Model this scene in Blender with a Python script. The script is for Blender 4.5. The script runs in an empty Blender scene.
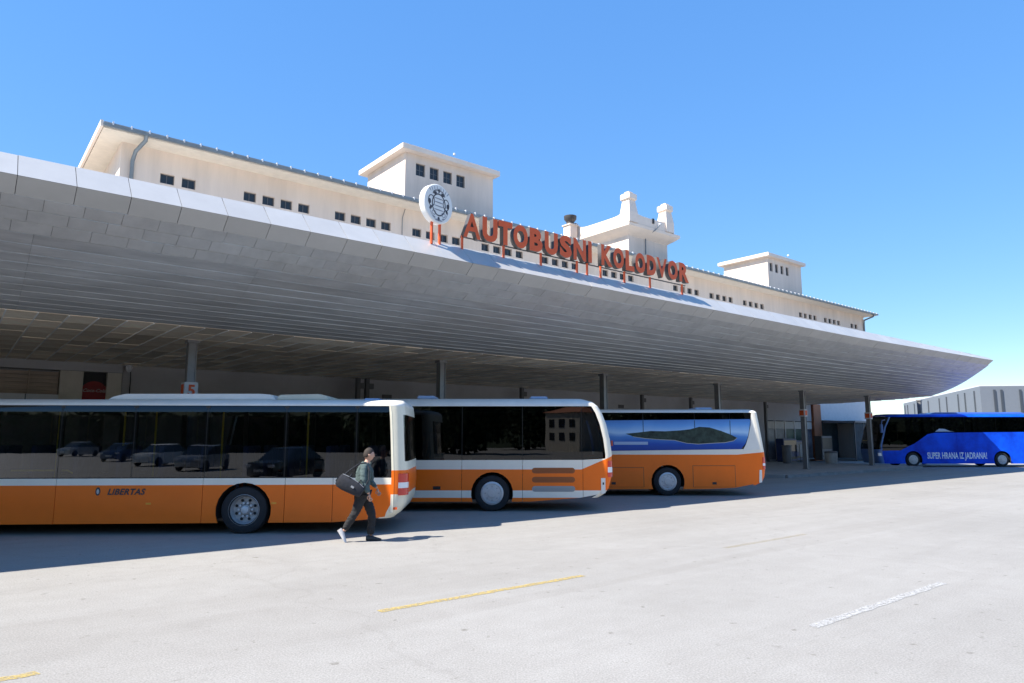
import bpy, bmesh, math, random
from mathutils import Matrix, Vector, noise as mnoise
random.seed(7)
S = bpy.context.scene
C = S.collection
R_ = math.radians
PI = math.pi

# ------------------------------------------------------------------ camera, sky, sun, exposure
cam_d = bpy.data.cameras.new('camera'); cam = bpy.data.objects.new('camera', cam_d); C.objects.link(cam)
cam.location = (0, 0, 1.95); cam.rotation_euler = (R_(97.9), 0, 0)
cam_d.sensor_width = 36; cam_d.lens = 690 / 1024 * 36
cam_d.clip_start = .05; cam_d.clip_end = 3000
S.camera = cam
SUN_EL, SUN_YAW = 49, 63          # light travels towards yaw 63 degrees right of the view axis
world = bpy.data.worlds.new('World'); S.world = world; world.use_nodes = True
wn = world.node_tree.nodes; wl = world.node_tree.links
sky = wn.new('ShaderNodeTexSky'); sky.sky_type = 'NISHITA'; sky.sun_disc = False
sky.sun_elevation = R_(SUN_EL); sky.sun_rotation = R_(SUN_YAW + 180)
sky.altitude = 0; sky.air_density = 1.0; sky.dust_density = 0.0; sky.ozone_density = 4.0
bg = wn['Background']; bg.inputs[1].default_value = .108
# the camera's own tone curve on the clear sky: evens out its brightness, keeps hue
sh_ = wn.new('ShaderNodeSeparateColor'); sh_.mode = 'HSV'; ch_n = wn.new('ShaderNodeCombineColor'); ch_n.mode = 'HSV'
wl.new(sky.outputs[0], sh_.inputs[0])
pw = wn.new('ShaderNodeMath'); pw.operation = 'POWER'; pw.inputs[1].default_value = .35; wl.new(sh_.outputs[2], pw.inputs[0])
ml = wn.new('ShaderNodeMath'); ml.operation = 'MULTIPLY'; ml.inputs[1].default_value = 2.85; wl.new(pw.outputs[0], ml.inputs[0])
sa = wn.new('ShaderNodeMath'); sa.operation = 'MULTIPLY'; sa.inputs[1].default_value = 1.18; sa.use_clamp = True; wl.new(sh_.outputs[1], sa.inputs[0])
wl.new(sh_.outputs[0], ch_n.inputs[0]); wl.new(sa.outputs[0], ch_n.inputs[1]); wl.new(ml.outputs[0], ch_n.inputs[2]); wl.new(ch_n.outputs[0], bg.inputs[0])
sd = bpy.data.lights.new('sun', 'SUN'); sd.energy = 5.0; sd.angle = R_(.53); sd.color = (1, .94, .84)
sun = bpy.data.objects.new('sun', sd); C.objects.link(sun)
ld = Vector((math.sin(R_(SUN_YAW)) * math.cos(R_(SUN_EL)), math.cos(R_(SUN_YAW)) * math.cos(R_(SUN_EL)), -math.sin(R_(SUN_EL))))
sun.rotation_euler = ld.to_track_quat('-Z', 'Y').to_euler(); sun.location = (-30, -20, 40)
vs = S.view_settings; vs.view_transform = 'Standard'; vs.look = 'None'; vs.gamma = 1; vs.exposure = 1.05
vs.use_curve_mapping = False
cy = S.cycles; cy.use_denoising = True; cy.max_bounces = 8; cy.diffuse_bounces = 5; cy.glossy_bounces = 4; cy.transparent_max_bounces = 12
cy.sample_clamp_indirect = 6

# ------------------------------------------------------------------ materials
MATS = {}
def mat(name, col, rough=.6, metal=0., var=.0, scale=3., bump=0., bscale=40., spec=.5, rnd=0., coat=0., stretch=(1, 1, 1), col2=None):
    """Principled with optional noise colour variation (var), fine bump and per-piece random tone (rnd)."""
    m = bpy.data.materials.new(name); m.use_nodes = True
    nt = m.node_tree; N = nt.nodes; L = nt.links; b = N['Principled BSDF']
    b.inputs['Roughness'].default_value = rough; b.inputs['Metallic'].default_value = metal
    b.inputs['Specular IOR Level'].default_value = spec
    if coat: b.inputs['Coat Weight'].default_value = coat; b.inputs['Coat Roughness'].default_value = .06
    b.inputs['Base Color'].default_value = (*col, 1)
    out = None
    if var or rnd or bump:
        tc = N.new('ShaderNodeTexCoord'); mp = N.new('ShaderNodeMapping'); mp.inputs['Scale'].default_value = stretch
        L.new(tc.outputs['Object'], mp.inputs[0])
    if var:
        no = N.new('ShaderNodeTexNoise'); no.inputs['Scale'].default_value = scale; no.inputs['Detail'].default_value = 6; no.inputs['Roughness'].default_value = .65
        L.new(mp.outputs[0], no.inputs[0])
        cr = N.new('ShaderNodeValToRGB'); e = cr.color_ramp.elements
        e[0].position = .3; e[1].position = .7
        c2 = col2 or tuple(c * (1 - var) for c in col)
        e[0].color = (*c2, 1); e[1].color = (*[min(1, c * (1 + var * .35)) for c in col], 1)
        L.new(no.outputs[0], cr.inputs[0]); out = cr.outputs[0]
    if rnd:
        oi = N.new('ShaderNodeObjectInfo'); ge = N.new('ShaderNodeNewGeometry')
        ad = N.new('ShaderNodeMath'); ad.operation = 'ADD'; fr = N.new('ShaderNodeMath'); fr.operation = 'FRACT'
        L.new(oi.outputs['Random'], ad.inputs[0]); L.new(ge.outputs['Random Per Island'], ad.inputs[1]); L.new(ad.outputs[0], fr.inputs[0])
        mr = N.new('ShaderNodeMapRange'); mr.inputs[3].default_value = 1 - rnd; mr.inputs[4].default_value = 1 + rnd
        L.new(fr.outputs[0], mr.inputs[0])
        mx = N.new('ShaderNodeMix'); mx.data_type = 'RGBA'; mx.blend_type = 'MULTIPLY'; mx.inputs[0].default_value = 1
        if out: L.new(out, mx.inputs[6])
        else: mx.inputs[6].default_value = (*col, 1)
        L.new(mr.outputs[0], mx.inputs[7]); out = mx.outputs[2]
    if out: L.new(out, b.inputs['Base Color'])
    if bump:
        n2 = N.new('ShaderNodeTexNoise'); n2.inputs['Scale'].default_value = bscale; n2.inputs['Detail'].default_value = 4
        L.new(mp.outputs[0], n2.inputs[0])
        bp = N.new('ShaderNodeBump'); bp.inputs['Strength'].default_value = bump; bp.inputs['Distance'].default_value = .02
        L.new(n2.outputs[0], bp.inputs['Height']); L.new(bp.outputs[0], b.inputs['Normal'])
    MATS[name] = m
    return m

def glass(name, tint, refl=1., rough=.0, wob=.0):
    m = bpy.data.materials.new(name); m.use_nodes = True
    nt = m.node_tree; N = nt.nodes; L = nt.links; N.remove(N['Principled BSDF'])
    tr = N.new('ShaderNodeBsdfTransparent'); tr.inputs[0].default_value = (*tint, 1)
    gl = N.new('ShaderNodeBsdfGlossy'); gl.inputs['Roughness'].default_value = rough; gl.inputs[0].default_value = (.95, .97, 1, 1)
    fr = N.new('ShaderNodeFresnel'); fr.inputs[0].default_value = 1.52
    mu = N.new('ShaderNodeMath'); mu.operation = 'MULTIPLY'; mu.inputs[1].default_value = refl; mu.use_clamp = True
    mx = N.new('ShaderNodeMixShader'); L.new(fr.outputs[0], mu.inputs[0]); L.new(mu.outputs[0], mx.inputs[0])
    L.new(tr.outputs[0], mx.inputs[1]); L.new(gl.outputs[0], mx.inputs[2]); L.new(mx.outputs[0], N['Material Output'].inputs[0])
    if wob:
        tc = N.new('ShaderNodeTexCoord'); no = N.new('ShaderNodeTexNoise'); no.inputs['Scale'].default_value = .9
        L.new(tc.outputs['Object'], no.inputs[0]); bp = N.new('ShaderNodeBump'); bp.inputs['Strength'].default_value = wob; bp.inputs['Distance'].default_value = .02
        L.new(no.outputs[0], bp.inputs['Height']); L.new(bp.outputs[0], gl.inputs['Normal']); L.new(bp.outputs[0], fr.inputs['Normal'])
    MATS[name] = m
    return m

def livery(name, bands, slope=None, rough=.32, dirt=.10):
    """painted bands by height (object Z): bands = [(z_from, colour), ...] ; slope=(band index, x0, gain): that edge climbs for x > x0"""
    m = bpy.data.materials.new(name); m.use_nodes = True
    nt = m.node_tree; N = nt.nodes; L = nt.links; b = N['Principled BSDF']
    b.inputs['Roughness'].default_value = rough; b.inputs['Coat Weight'].default_value = .08; b.inputs['Coat Roughness'].default_value = .08; b.inputs['Specular IOR Level'].default_value = .3
    tc = N.new('ShaderNodeTexCoord'); sp = N.new('ShaderNodeSeparateXYZ'); L.new(tc.outputs['Object'], sp.inputs[0])
    prev = None
    for i, (z, col) in enumerate(bands):
        if i == 0:
            rgb = N.new('ShaderNodeRGB'); rgb.outputs[0].default_value = (*col, 1); prev = rgb.outputs[0]; continue
        zin = sp.outputs[2]
        if slope and slope[0] == i:
            s1 = N.new('ShaderNodeMath'); s1.operation = 'SUBTRACT'; L.new(sp.outputs[0], s1.inputs[0]); s1.inputs[1].default_value = slope[1]
            s2 = N.new('ShaderNodeMath'); s2.operation = 'MAXIMUM'; L.new(s1.outputs[0], s2.inputs[0]); s2.inputs[1].default_value = 0
            s3 = N.new('ShaderNodeMath'); s3.operation = 'MULTIPLY_ADD'; L.new(s2.outputs[0], s3.inputs[0]); s3.inputs[1].default_value = -slope[2]; L.new(sp.outputs[2], s3.inputs[2])
            zin = s3.outputs[0]
        g = N.new('ShaderNodeMath'); g.operation = 'GREATER_THAN'; L.new(zin, g.inputs[0]); g.inputs[1].default_value = z
        mx = N.new('ShaderNodeMix'); mx.data_type = 'RGBA'; L.new(g.outputs[0], mx.inputs[0]); L.new(prev, mx.inputs[6]); mx.inputs[7].default_value = (*col, 1)
        prev = mx.outputs[2]
    no = N.new('ShaderNodeTexNoise'); no.inputs['Scale'].default_value = 1.6; no.inputs['Detail'].default_value = 8; no.inputs['Roughness'].default_value = .7
    L.new(tc.outputs['Object'], no.inputs[0])
    mr = N.new('ShaderNodeMapRange'); mr.inputs[1].default_value = .3; mr.inputs[2].default_value = .75; mr.inputs[3].default_value = 1; mr.inputs[4].default_value = 1 - dirt
    L.new(no.outputs[0], mr.inputs[0])
    m2 = N.new('ShaderNodeMix'); m2.data_type = 'RGBA'; m2.blend_type = 'MULTIPLY'; m2.inputs[0].default_value = 1
    L.new(prev, m2.inputs[6]); L.new(mr.outputs[0], m2.inputs[7]); L.new(m2.outputs[2], b.inputs['Base Color'])
    r2 = N.new('ShaderNodeMapRange'); r2.inputs[3].default_value = rough - .08; r2.inputs[4].default_value = rough + .2
    L.new(no.outputs[0], r2.inputs[0]); L.new(r2.outputs[0], b.inputs['Roughness'])
    # gentle panel waviness
    n3 = N.new('ShaderNodeTexNoise'); n3.inputs['Scale'].default_value = 1.1; L.new(tc.outputs['Object'], n3.inputs[0])
    bp = N.new('ShaderNodeBump'); bp.inputs['Strength'].default_value = .12; bp.inputs['Distance'].default_value = .03
    L.new(n3.outputs[0], bp.inputs['Height']); L.new(bp.outputs[0], b.inputs['Normal'])
    MATS[name] = m
    return m

ORANGE = (.95, .17, .008); CREAM = (.80, .75, .60); WHITE = (.86, .79, .66)
mat('wall', (.78, .65, .545), .85, var=.15, scale=1.1, stretch=(1.1, 1.1, .13), bump=.15, bscale=25)
mat('wall_trim', (.80, .68, .58), .8, var=.08, scale=1.2, bump=.1)
mat('grey_wall', (.50, .49, .50), .8, var=.18, scale=.5, bump=.1)
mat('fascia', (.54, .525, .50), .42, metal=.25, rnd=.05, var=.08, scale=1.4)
mat('return_panel', (.46, .455, .445), .5, metal=.15, rnd=.04, var=.08, scale=1.4)  # darker copy of the fascia paint, shade under the lip put into the colour
mat('slat', (.56, .555, .55), .38, metal=.4, rnd=.06, var=.26, scale=2.2, stretch=(.35, 2.2, 2.2))
mat('glint_cassette', (.56, .555, .545), .40, metal=.35, rnd=.035, var=.14, scale=2.5)
mat('canopy_core', (.10, .10, .105), .8)
mat('canopy_roof', (.60, .60, .59), .7, var=.15, scale=.6)
mat('ceiling_tile', (.92, .81, .66), .5, rnd=.26, var=.35, scale=1.3, col2=(.66, .50, .34))
mat('rail', (.85, .83, .8), .5)
mat('column', (.24, .24, .245), .45, metal=.3, var=.15, scale=3)
mat('roof_tile', (.22, .225, .23), .7, var=.3, scale=2.)
mat('gutter', (.22, .255, .28), .5, metal=.4, var=.2, scale=3)
mat('soffit', (.78, .69, .57), .8, var=.1)
mat('window_dark', (.03, .035, .04), .12)
mat('window_frame', (.12, .12, .125), .5)
mat('sign_red', (.74, .105, .018), .5, var=.12, scale=4)
mat('sign_side', (.055, .05, .05), .6)
mat('sign_white', (.78, .78, .76), .5, var=.05)
mat('emblem_ink', (.06, .06, .075), .7)
mat('emblem_grey', (.30, .31, .35), .7)
mat('black', (.012, .012, .013), .45)
mat('rubber', (.018, .018, .02), .8, var=.3, scale=6)
mat('rim', (.42, .42, .42), .5, metal=.2, var=.3, scale=9)
mat('hubcap', (.55, .55, .55), .4, metal=.3, var=.12, scale=6)
mat('bolt', (.55, .56, .57), .4, metal=.2)
mat('underbody', (.02, .02, .02), .9)
mat('red_lens', (.6, .02, .015), .15, coat=.6)
mat('white_lens', (.8, .8, .8), .15, coat=.6)
mat('amber', (.85, .35, .03), .3)
mat('pod', (.78, .75, .68), .45, var=.1, scale=2.)
mat('pod_cream', (.62, .58, .45), .55, var=.12, scale=2.)
mat('seat', (.05, .07, .16), .85, var=.3, scale=8)
mat('bus_floor', (.12, .12, .12), .8)
mat('bus_ceiling', (.45, .45, .44), .7)
mat('yellow_pole', (.75, .55, .03), .4)
mat('ink', (.05, .04, .04), .6)
mat('text_white', (.85, .87, .92), .5)
mat('louvre', (.32, .09, .02), .6)
mat('louvre_grey', (.32, .32, .31), .6)
mat('blue_grey', (.35, .45, .62), .4)
glass('glass_city', (.28, .29, .295), 1.1, wob=.03)
glass('glass_dark', (.05, .055, .06), .9, wob=.04)
glass('glass_coach', (.05, .055, .06), .9, wob=.03)
livery('livery_city', [(0, ORANGE), (.985, WHITE), (1.12, (.012, .012, .013)), (2.62, WHITE)])
livery('livery_city_rear', [(0, CREAM), (.78, ORANGE), (1.27, CREAM)])
livery('livery_inter', [(0, ORANGE), (.36, WHITE), (.55, ORANGE), (1.10, WHITE)], slope=(3, -.85, .42))
livery('livery_touring', [(0, ORANGE), (1.37, WHITE)], slope=(1, -1.0, .09))
BL = (.004, .055, .60)
mat('coach_blue', (.005, .10, .78), .3, var=.55, scale=.7, col2=(.004, .035, .42), coat=.0, spec=.12)
mat('coach_front', (.10, .22, .55), .3, coat=.4, var=.2, scale=1.)
def print_gradient(name, stops):
    m = bpy.data.materials.new(name); m.use_nodes = True; nt = m.node_tree; N = nt.nodes; L = nt.links; b = N['Principled BSDF']
    b.inputs['Roughness'].default_value = .35; b.inputs['Specular IOR Level'].default_value = .3
    tc = N.new('ShaderNodeTexCoord'); sp = N.new('ShaderNodeSeparateXYZ'); L.new(tc.outputs['Object'], sp.inputs[0])
    no = N.new('ShaderNodeTexNoise'); no.inputs['Scale'].default_value = 1.1; no.inputs['Detail'].default_value = 5; L.new(tc.outputs['Object'], no.inputs[0])
    ma = N.new('ShaderNodeMath'); ma.operation = 'MULTIPLY_ADD'; ma.inputs[1].default_value = .22; L.new(no.outputs[0], ma.inputs[0]); L.new(sp.outputs[2], ma.inputs[2])
    mr = N.new('ShaderNodeMapRange'); mr.inputs[1].default_value = stops[0][0] + .11; mr.inputs[2].default_value = stops[-1][0] + .11; L.new(ma.outputs[0], mr.inputs[0])
    cr = N.new('ShaderNodeValToRGB'); e = cr.color_ramp.elements
    z0, z1 = stops[0][0], stops[-1][0]
    e[0].position = 0; e[0].color = (*stops[0][1], 1); e[1].position = 1; e[1].color = (*stops[-1][1], 1)
    for z, c in stops[1:-1]:
        q = e.new((z - z0) / (z1 - z0)); q.color = (*c, 1)
    L.new(mr.outputs[0], cr.inputs[0]); L.new(cr.outputs[0], b.inputs['Base Color']); MATS[name] = m
print_gradient('print_sea', [(1.45, (.01, .045, .24)), (1.72, (.012, .075, .38)), (1.98, (.08, .25, .58)), (2.12, (.40, .60, .82)), (2.35, (.13, .34, .70)), (2.6, (.05, .16, .46))])
mat('print_land', (.035, .058, .045), .5, var=.75, scale=5, spec=.3)
mat('print_shore', (.42, .42, .38), .4)
mat('yellow_paint', (.47, .36, .13), .8, var=.45, scale=9, col2=(.37, .32, .22))
mat('faded_yellow', (.35, .315, .235), .8, var=.3, scale=7, col2=(.31, .295, .26))
mat('white_paint', (.385, .38, .37), .8, var=.2, scale=5, col2=(.335, .325, .31))
mat('kerb', (.24, .235, .23), .85, var=.25, scale=2.)
mat('pavement', (.38, .37, .355), .85, var=.25, scale=1.)
mat('brown_pillar', (.46, .17, .08), .7, var=.2, scale=2)
mat('beige', (.68, .63, .55), .8, var=.15, scale=2)
mat('signboard', (.46, .37, .30), .75, var=.35, scale=2, stretch=(.3, 1, 5))
mat('dark_red', (.30, .012, .012), .4, var=.3, scale=3)
mat('panel_pale', (.62, .63, .66), .6, var=.08)
mat('mural', (.16, .17, .19), .4, var=.8, scale=1.1, col2=(.03, .035, .06))
mat('mural_green', (.05, .11, .08), .4, var=.6, scale=1.4)
mat('blue_plastic', (.02, .045, .16), .45, var=.2)
mat('grey_plastic', (.20, .20, .21), .6, var=.2)
mat('pale_plastic', (.48, .48, .47), .6, var=.15)
mat('teal_glass', (.02, .045, .065), .8, var=.6, scale=1.5)
mat('far_wall', (.165, .185, .215), .6, var=.05)
mat('fin', (.05, .06, .075), .5)
mat('skin', (.50, .29, .21), .6)
mat('hair', (.035, .025, .02), .8, var=.3, scale=40)
mat('jacket', (.07, .105, .105), .85, var=.3, scale=9, bump=.4, bscale=14)
mat('shirt_inner', (.55, .52, .48), .85)
mat('trousers', (.016, .016, .018), .85, var=.3, scale=8, bump=.5, bscale=12)
mat('shoe_white', (.62, .61, .62), .6, var=.2, scale=20)
mat('shoe_dark', (.03, .03, .03), .6)
mat('bag', (.018, .02, .028), .9, var=.3, scale=10, bump=.3, bscale=20)
mat('bag_grey', (.25, .26, .28), .6)
mat('leaf', (.05, .075, .03), .8, var=.5, scale=1.2)
mat('bark', (.10, .075, .05), .9)
mat('house_wall', (.55, .50, .42), .85)
mat('car_silver', (.5, .51, .53), .3, metal=.5, coat=.6)
mat('car_dark', (.03, .035, .045), .25, coat=.8)
mat('car_white', (.75, .75, .74), .3, coat=.6)
mat('car_blue', (.05, .09, .20), .25, coat=.8)
mat('car_glass', (.02, .025, .03), .05, coat=.5)
mat('lamp_lens', (.8, .82, .85), .1, coat=1)

# ------------------------------------------------------------------ helpers
class MB:
    def __init__(s): s.v = []; s.f = []; s.m = []
    def add(s, vs_, fs, mi=0):
        k = len(s.v); s.v += [tuple(p) for p in vs_]; s.f += [tuple(i + k for i in q) for q in fs]; s.m += [mi] * len(fs); return s
    def box(s, x0, x1, y0, y1, z0, z1, mi=0):
        return s.add([(x0, y0, z0), (x1, y0, z0), (x1, y1, z0), (x0, y1, z0), (x0, y0, z1), (x1, y0, z1), (x1, y1, z1), (x0, y1, z1)],
                     [(0, 3, 2, 1), (4, 5, 6, 7), (0, 1, 5, 4), (1, 2, 6, 5), (2, 3, 7, 6), (3, 0, 4, 7)], mi)
    def prism(s, poly, y0, y1, mi=0):            # poly in x,z extruded along y
        n = len(poly)
        s.add([(x, y0, z) for x, z in poly] + [(x, y1, z) for x, z in poly],
              [tuple(range(n)), tuple(range(2 * n - 1, n - 1, -1))] + [(i, i + n, (i + 1) % n + n, (i + 1) % n) for i in range(n)], mi); return s
    def flat(s, poly, y, mi=0):
        return s.add([(x, y, z) for x, z in poly], [tuple(range(len(poly)))], mi)
    def tube(s, pts, r, n=8, mi=0, cap=True):
        pts = [Vector(p) for p in pts]; k = len(s.v); rr = r if isinstance(r, (list, tuple)) else [r] * len(pts)
        for i, p in enumerate(pts):
            d = (pts[min(i + 1, len(pts) - 1)] - pts[max(i - 1, 0)]).normalized()
            a = d.orthogonal().normalized() if i == 0 else (a - d * a.dot(d)).normalized()
            b = d.cross(a)
            for j in range(n):
                t = 2 * PI * j / n; s.v.append(tuple(p + (a * math.cos(t) + b * math.sin(t)) * rr[i]))
        fs = [(k + i * n + j, k + i * n + (j + 1) % n, k + (i + 1) * n + (j + 1) % n, k + (i + 1) * n + j) for i in range(len(pts) - 1) for j in range(n)]
        if cap: fs += [tuple(k + j for j in range(n - 1, -1, -1)), tuple(k + (len(pts) - 1) * n + j for j in range(n))]
        s.f += fs; s.m += [mi] * len(fs); return s
    def lathe(s, prof, c=(0, 0, 0), axis='z', n=24, mi=0):     # prof [(r, h)]
        k = len(s.v)
        for r, h in prof:
            for j in range(n):
                t = 2 * PI * j / n; x, y = r * math.cos(t), r * math.sin(t)
                p = (x, y, h) if axis == 'z' else (x, h, y)
                s.v.append((p[0] + c[0], p[1] + c[1], p[2] + c[2]))
        fs = [(k + i * n + j, k + i * n + (j + 1) % n, k + (i + 1) * n + (j + 1) % n, k + (i + 1) * n + j) for i in range(len(prof) - 1) for j in range(n)]
        s.f += fs; s.m += [mi] * len(fs); return s

WM = {}
I4 = Matrix.Identity(4)
def mesh_of(name, mb, mats, bevel=0., smooth=False, seg=2):
    me = bpy.data.meshes.new(name); me.from_pydata(mb.v, [], mb.f)
    for m in (mats if isinstance(mats, (list, tuple)) else [mats]): me.materials.append(MATS[m])
    me.polygons.foreach_set('material_index', mb.m)
    bm = bmesh.new(); bm.from_mesh(me)
    bmesh.ops.recalc_face_normals(bm, faces=bm.faces)
    if bevel: bmesh.ops.bevel(bm, geom=list(bm.edges), offset=bevel, segments=seg, affect='EDGES', clamp_overlap=True)
    bm.to_mesh(me); bm.free()
    if smooth:
        me.polygons.foreach_set('use_smooth', [True] * len(me.polygons))
        try: me.set_sharp_from_angle(angle=R_(38))
        except Exception: pass
    me.update(); return me
def put(name, me, parent=None, F=I4):
    o = bpy.data.objects.new(name, me); C.objects.link(o); F = F.copy()
    if parent is not None:
        o.parent = parent; o.matrix_parent_inverse = WM[parent].inverted()
    o.matrix_basis = F; WM[o] = F; return o
def part(name, mb, mats, parent=None, F=I4, bevel=0., smooth=False, seg=2):
    return put(name, mesh_of(name, mb, mats, bevel, smooth, seg), parent, F)
def tag(o, label=None, cat=None, group=None, kind=None):
    if label: o['label'] = label
    if cat: o['category'] = cat
    if group: o['group'] = group
    if kind: o['kind'] = kind
    return o
def thing(name, label, cat, F=I4, group=None):
    o = bpy.data.objects.new(name, None); C.objects.link(o); o.matrix_basis = F; o.empty_display_size = .3; WM[o] = F.copy()
    return tag(o, label, cat, group)
T = Matrix.Translation
def RZ(a): return Matrix.Rotation(a, 4, 'Z')
FF = RZ(R_(39))                       # station frame: x along the facade, y into the building
def FP(a, b, z=0): return FF @ T((a, b, z))
def text_mesh(body, size=1., ext=.0, off=0., shear=0., mats=('ink',), align='CENTER', space=1.):
    cu = bpy.data.curves.new('t', 'FONT'); cu.body = body; cu.size = size; cu.extrude = ext; cu.offset = off; cu.shear = shear
    cu.align_x = align; cu.space_character = space; cu.resolution_u = 4; cu.fill_mode = 'BOTH'
    ob = bpy.data.objects.new('t', cu); C.objects.link(ob)
    bpy.context.view_layer.update()
    me = bpy.data.meshes.new_from_object(ob.evaluated_get(bpy.context.evaluated_depsgraph_get()))
    bpy.data.objects.remove(ob); bpy.data.curves.remove(cu)
    me.materials.clear()
    for m in mats: me.materials.append(MATS[m])
    for p in me.polygons: p.material_index = 0 if (len(mats) == 1 or abs(p.normal.z) > .7) else 1
    return me
UP = Matrix.Rotation(R_(90), 4, 'X')   # text plane stands up, facing -y

# ------------------------------------------------------------------ ground
def ground_material():
    m = bpy.data.materials.new('ground'); m.use_nodes = True; nt = m.node_tree; N = nt.nodes; L = nt.links; b = N['Principled BSDF']
    b.inputs['Roughness'].default_value = .85; b.inputs['Specular IOR Level'].default_value = .3
    tc = N.new('ShaderNodeTexCoord')
    def noise(sc, det=6, ro=.6):
        n = N.new('ShaderNodeTexNoise'); n.inputs['Scale'].default_value = sc; n.inputs['Detail'].default_value = det; n.inputs['Roughness'].default_value = ro
        L.new(tc.outputs['Object'], n.inputs[0]); return n.outputs[0]
    def ramp(src, p0, c0, p1, c1):
        r = N.new('ShaderNodeValToRGB'); e = r.color_ramp.elements; e[0].position = p0; e[1].position = p1
        e[0].color = (*c0, 1); e[1].color = (*c1, 1); L.new(src, r.inputs[0]); return r.outputs[0]
    def mul(a, c, f=1.):
        x = N.new('ShaderNodeMix'); x.data_type = 'RGBA'; x.blend_type = 'MULTIPLY'; x.inputs[0].default_value = f
        L.new(a, x.inputs[6]); L.new(c, x.inputs[7]); return x.outputs[2]
    base = ramp(noise(.22, 7, .62), .30, (.315, .302, .281), .70, (.362, .348, .326))
    mid = ramp(noise(2.3, 8, .7), .33, (.93, .925, .92), .62, (1, 1, 1))
    fine = ramp(noise(55, 3, .6), .30, (.70, .70, .70), .66, (1.06, 1.06, 1.06))
    spots = ramp(noise(7.5, 3, .5), .25, (.62, .60, .57), .33, (1, 1, 1))
    col = mul(mul(mul(base, mid), fine), spots)
    vo = N.new('ShaderNodeTexVoronoi'); vo.feature = 'DISTANCE_TO_EDGE'; vo.inputs['Scale'].default_value = .13
    nz = N.new('ShaderNodeTexNoise'); nz.inputs['Scale'].default_value = .9; nz.inputs['Detail'].default_value = 6
    L.new(tc.outputs['Object'], nz.inputs[0])
    av = N.new('ShaderNodeVectorMath'); av.operation = 'MULTIPLY_ADD'; av.inputs[1].default_value = (1.6, 1.6, 0); L.new(nz.outputs['Color'], av.inputs[0]); L.new(tc.outputs['Object'], av.inputs[2])
    L.new(av.outputs[0], vo.inputs[0])
    crack = ramp(vo.outputs[0], .0, (.80, .79, .78), .006, (1, 1, 1))
    col = mul(col, crack, .35)
    mpg = N.new('ShaderNodeMapping'); mpg.inputs['Scale'].default_value = (.10, 1.3, 1)
    mpr = N.new('ShaderNodeMapping'); mpr.inputs['Rotation'].default_value = (0, 0, R_(-39)); L.new(tc.outputs['Object'], mpr.inputs[0]); L.new(mpr.outputs[0], mpg.inputs[0]); nt2 = N.new('ShaderNodeTexNoise'); nt2.inputs['Scale'].default_value = 1.0; nt2.inputs['Detail'].default_value = 7; nt2.inputs['Roughness'].default_value = .7
    L.new(mpg.outputs[0], nt2.inputs[0]); col = mul(col, ramp(nt2.outputs[0], .30, (.93, .925, .92), .58, (1.01, 1.01, 1.01)))
    patch = N.new('ShaderNodeTexVoronoi'); patch.inputs['Scale'].default_value = .16; patch.distance = 'CHEBYCHEV'; L.new(mpg.outputs[0], patch.inputs[0]); patch.inputs['Scale'].default_value = .8
    sr = N.new('ShaderNodeSeparateColor'); L.new(patch.outputs['Color'], sr.inputs[0]); col = mul(col, ramp(sr.outputs[0], .05, (.96, .955, .95), .3, (1, 1, 1)))
    # scattered small oil drips
    v2 = N.new('ShaderNodeTexVoronoi'); v2.inputs['Scale'].default_value = .8; L.new(av.outputs[0], v2.inputs[0])
    col = mul(col, ramp(v2.outputs['Distance'], .015, (.66, .64, .62), .05, (1, 1, 1)), .7)
    L.new(col, b.inputs['Base Color'])
    bp = N.new('ShaderNodeBump'); bp.inputs['Strength'].default_value = .35; bp.inputs['Distance'].default_value = .012
    L.new(noise(70, 3), bp.inputs['Height']); L.new(bp.outputs[0], b.inputs['Normal'])
    MATS['ground'] = m
def worn_paint(name, col, cover):
    m = bpy.data.materials.new(name); m.use_nodes = True; nt = m.node_tree; N = nt.nodes; L = nt.links; b = N['Principled BSDF']
    b.inputs['Base Color'].default_value = (*col, 1); b.inputs['Roughness'].default_value = .85
    tc = N.new('ShaderNodeTexCoord'); no = N.new('ShaderNodeTexNoise'); no.inputs['Scale'].default_value = 22; no.inputs['Detail'].default_value = 8; no.inputs['Roughness'].default_value = .75
    L.new(tc.outputs['Object'], no.inputs[0])
    mr = N.new('ShaderNodeMapRange'); mr.inputs[1].default_value = .62 - cover * .3; mr.inputs[2].default_value = .72 - cover * .2; mr.inputs[3].default_value = .12; mr.inputs[4].default_value = .95; L.new(no.outputs[0], mr.inputs[0])
    tr = N.new('ShaderNodeBsdfTransparent'); mx = N.new('ShaderNodeMixShader'); L.new(mr.outputs[0], mx.inputs[0]); L.new(tr.outputs[0], mx.inputs[1]); L.new(b.outputs[0], mx.inputs[2])
    L.new(mx.outputs[0], N['Material Output'].inputs[0]); MATS[name] = m
worn_paint('yellow_paint_worn', (.46, .345, .12), .75); worn_paint('faded_yellow', (.40, .32, .16), .35); worn_paint('white_paint', (.41, .405, .395), .85)
ground_material()
g = MB().add([(-900, -900, 0), (900, -900, 0), (900, 900, 0), (-900, 900, 0)], [(0, 1, 2, 3)])
ground = tag(part('ground', g, 'ground'), kind='structure')
def dash(a0, a1, b, w, m, nm, zt=.004, wob=.012):
    k = max(2, int((a1 - a0) / .12)); rnd = random.Random(a0 * 7 + b)
    top = []; bot = []
    for i in range(k + 1):
        a = a0 + (a1 - a0) * i / k
        top.append((a + rnd.uniform(-.02, .02), b + w / 2 + rnd.uniform(-wob, wob), zt)); bot.append((a + rnd.uniform(-.02, .02), b - w / 2 + rnd.uniform(-wob, wob), zt))
    mb = MB().add(top + bot, [(i, i + 1, k + 2 + i, k + 1 + i) for i in range(k)])
    part(nm, mb, m, ground, FF)
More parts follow.
